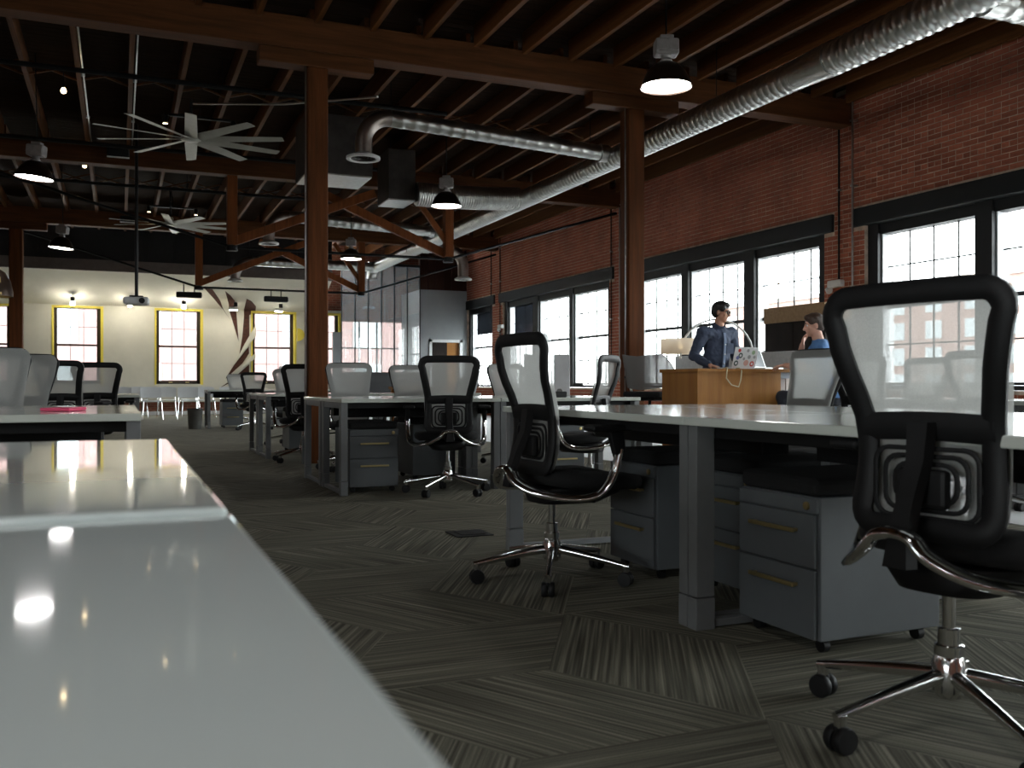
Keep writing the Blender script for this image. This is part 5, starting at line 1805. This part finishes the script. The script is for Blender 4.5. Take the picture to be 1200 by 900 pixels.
def person(label, loc, az, J, skin, hair_m, top_m, top_kind, head_rot, glasses=False, group=None):
    t = thing('person', label, 'person', loc, R(-az), group)
    hm = Matrix.Translation(Vector(J['head'])) @ Euler(head_rot).to_matrix().to_4x4()
    b = MB()
    head_shapes(b, hm)
    P, C, NB = Vector(J['pelvis']), Vector(J['chest']), Vector(J['neck'])
    up = (C - P)
    limb(b, [NB - Vector((0, 0.0, 0.03)), NB + (Vector(J['head']) - NB) * 0.55], [0.062, 0.055])
    limb(b, [P, P + up * 0.5, C], [0.105, 0.095, 0.095])
    for s in ('r', 'l'):
        sh, el, wr = (Vector(J[k + s]) for k in ('sh', 'el', 'wr'))
        limb(b, [C + (sh - C) * 0.2, sh], [0.075, 0.056])
        limb(b, [sh, sh + (el - sh) * 0.5, el, el + (wr - el) * 0.35, wr], [0.056, 0.048, 0.040, 0.041, 0.027])
        hd = J.get('hand' + s) or tuple(wr - el)
        hand(b, wr, hd, J.get('thumb' + s, 1), J.get('curl' + s, 0.4), J.get('down' + s, (0, 0, -1)))
        hp, kn, an = (Vector(J[k + s]) for k in ('hip', 'kn', 'an'))
        limb(b, [hp, hp + (kn - hp) * 0.5, kn, kn + (an - kn) * 0.3, an], [0.088, 0.074, 0.056, 0.056, 0.036])
        limb(b, [an + Vector((0, -0.03, -0.035)), an + Vector((0, 0.08, -0.05)), an + Vector((0, 0.16, -0.06))], [0.038, 0.036, 0.026], 10)
    voxel(b, 'body', skin, t, 0.0065, 5)
    # shirt
    c = MB()
    W = 0.155
    rings = []
    for u, w, d in ((-0.12, 0.165, 0.125), (0.1, 0.165, 0.122), (0.5, 0.168, 0.118), (0.85, 0.178, 0.122), (1.1, 0.165, 0.112), (1.32, 0.105, 0.085), (1.42, 0.070, 0.070)):
        p = P + up * u
        ring = []
        yaw = Vector(J['shr']) - Vector(J['shl'])
        ya = math.atan2(yaw.y, yaw.x) * max(0, min(1, u))
        for k in range(20):
            a = 2 * math.pi * k / 20
            x, y = w * math.cos(a), d * math.sin(a)
            ring.append((p.x + x * math.cos(ya) - y * math.sin(ya), p.y + x * math.sin(ya) + y * math.cos(ya), p.z))
        rings.append(ring)
    c.loft(rings)
    for s in ('r', 'l'):
        sh, el, wr = (Vector(J[k + s]) for k in ('sh', 'el', 'wr'))
        limb(c, [C + (sh - C) * 0.3 + Vector((0, 0, 0.02)), sh], [0.10, 0.076])
        if top_kind == 'shirt':
            limb(c, [sh, sh + (el - sh) * 0.5, el, el + (wr - el) * 0.45, el + (wr - el) * 0.86], [0.076, 0.066, 0.060, 0.054, 0.044])
        else:
            limb(c, [sh, sh + (el - sh) * 0.45, sh + (el - sh) * 0.62], [0.078, 0.068, 0.066])
    so = voxel(c, 'shirt' if top_kind == 'shirt' else 'tee_shirt', top_m, t, 0.009, 4, 0.028)
    ya = math.atan2((Vector(J['shr']) - Vector(J['shl'])).y, (Vector(J['shr']) - Vector(J['shl'])).x)
    f = Vector((-math.sin(ya), math.cos(ya), 0))
    if top_kind == 'shirt':
        co = MB()
        for s in (-1, 1):
            q = [NB + Matrix.Rotation(ya, 3, 'Z') @ Vector((0.070 * math.sin(a) * s, 0.070 * math.cos(a) + 0.004, 0.035 - 0.055 * max(0, math.cos(a)))) for a in [R(180 - 175 * k / 8) for k in range(9)]]
            co.tube(q, [0.017] * 8 + [0.012], 8, ell=(1.5, 0.55))
        co.build('collar', top_m, so)
        pk = MB()
        q = [P + up * u + f * (d + 0.012) for u, d in ((-0.1, 0.128), (0.3, 0.126), (0.7, 0.126), (1.0, 0.122), (1.22, 0.10))]
        for a, d_ in zip(q, q[1:]):
            pk.bar(a, d_, 0.034, 0.010, f)
        pk.build('placket', M['shirt_in'], so)
        for u in (0.05, 0.33, 0.6, 0.88):
            bb = MB()
            ball(bb, P + up * u + f * 0.146, (0.008, 0.008, 0.008), None, 6)
            bb.build('button', M['button'], so)
        pc = MB()
        o = C + up * 0.0 + Matrix.Rotation(ya, 3, 'Z') @ Vector((-0.085, 0.118, -0.03))
        pc.bar(o, o + Vector((0, 0, -0.12)), 0.10, 0.012, f)
        pc.build('chest_pocket', top_m, so)
    tr = MB()
    limb(tr, [P + Vector((0, 0, 0.06)), P - Vector((0, 0, 0.02))], [0.140, 0.145])
    for s in ('r', 'l'):
        hp, kn, an = (Vector(J[k + s]) for k in ('hip', 'kn', 'an'))
        limb(tr, [hp, hp + (kn - hp) * 0.5, kn, kn + (an - kn) * 0.5, an + (kn - an) * 0.06], [0.104, 0.090, 0.075, 0.068, 0.062])
    voxel(tr, 'trousers', M['trousers'], t, 0.010, 4, 0.02)
    for s in ('r', 'l'):
        an = Vector(J['an' + s])
        so_ = MB()
        limb(so_, [an + Vector((0, -0.045, -0.045)), an + Vector((0, 0.08, -0.052)), an + Vector((0, 0.17, -0.060))], [0.045, 0.045, 0.035], 12)
        voxel(so_, 'shoe', M['shoe'], t, 0.008, 3)
    face_parts(t, hm, hair_m, glasses)
    return t

# standing: facing the counter, head turned to his left; right hand flat on the counter
J1 = dict(pelvis=(0, -0.02, 0.96), chest=(0, 0.02, 1.36), neck=(0, 0.035, 1.515), head=(0.0, 0.075, 1.690),
          shr=(0.205, 0.01, 1.455), elr=(0.345, -0.01, 1.175), wrr=(0.30, 0.225, 1.068), handr=(-0.12, 1, -0.20), thumbr=-1, curlr=0.30,
          shl=(-0.205, 0.03, 1.455), ell=(-0.29, 0.02, 1.165), wrl=(-0.15, 0.24, 1.085), handl=(0.15, 1, -0.25), thumbl=1, curll=0.45,
          hipr=(0.095, -0.02, 0.92), knr=(0.11, 0.01, 0.50), anr=(0.12, -0.03, 0.092),
          hipl=(-0.095, -0.02, 0.92), knl=(-0.11, 0.01, 0.50), anl=(-0.12, -0.03, 0.092))
person('standing man in a dark blue button shirt and glasses behind the wooden counter', (6.40, 9.06, 0), 172, J1, M['skin'], M['hair_black'], M['shirt'], 'shirt', (R(-8), 0, R(30)), True)
# seated on a stool, back towards the camera, chin on his right hand
J2 = dict(pelvis=(0, -0.04, 0.76), chest=(0, 0.04, 1.155), neck=(0, 0.075, 1.305), head=(0.0, 0.125, 1.470),
          shr=(0.20, 0.04, 1.245), elr=(0.23, 0.33, 1.07), wrr=(0.09, 0.265, 1.275), handr=(-0.30, -0.25, 0.9), thumbr=1, curlr=0.9, downr=(0, -1, 0),
          shl=(-0.20, 0.03, 1.245), ell=(-0.27, 0.22, 1.03), wrl=(-0.10, 0.40, 1.055), handl=(0.5, 1, -0.1), thumbl=1, curll=0.5,
          hipr=(0.10, 0.0, 0.74), knr=(0.16, 0.42, 0.72), anr=(0.15, 0.36, 0.32),
          hipl=(-0.10, 0.0, 0.74), knl=(-0.14, 0.42, 0.72), anl=(-0.13, 0.36, 0.32))
person('seated man in a blue tee shirt seen from behind, chin on hand', (6.75, 7.62, 0), 322, J2, M['skin2'], M['hair_brown'], M['tee'], 'tee', (R(-6), 0, R(22)), False)
st = thing('bar_stool', 'black bar stool under the seated man, hidden behind the nearest chair', 'stool', (6.75, 7.62, 0), R(-322))
MB().lathe([(0.16, 0.56), (0.18, 0.58), (0.18, 0.60), (0.15, 0.615)], 24).build('seat', M['black'], st)
MB().lathe([(0.03, 0.02), (0.03, 0.56)], 14).build('pole', M['chrome'], st)
MB().lathe([(0.22, 0.0), (0.22, 0.012), (0.04, 0.03)], 28).build('base', M['chrome'], st)
MB().tube([(0.17 * math.cos(a), 0.10 + 0.22 * math.sin(a), 0.225) for a in [2 * math.pi * k / 18 for k in range(18)]], 0.012, 8, closed=True).build('foot_ring', M['chrome'], st)

# every piece of a template not placed is removed; nothing is left at the origin
for o in list(COL.objects):
    if o.type == 'EMPTY' and o.parent is None and not o.get('label'):
        for c in [c for c in COL.objects if c.parent == o]:
            bpy.data.objects.remove(c)
        bpy.data.objects.remove(o)
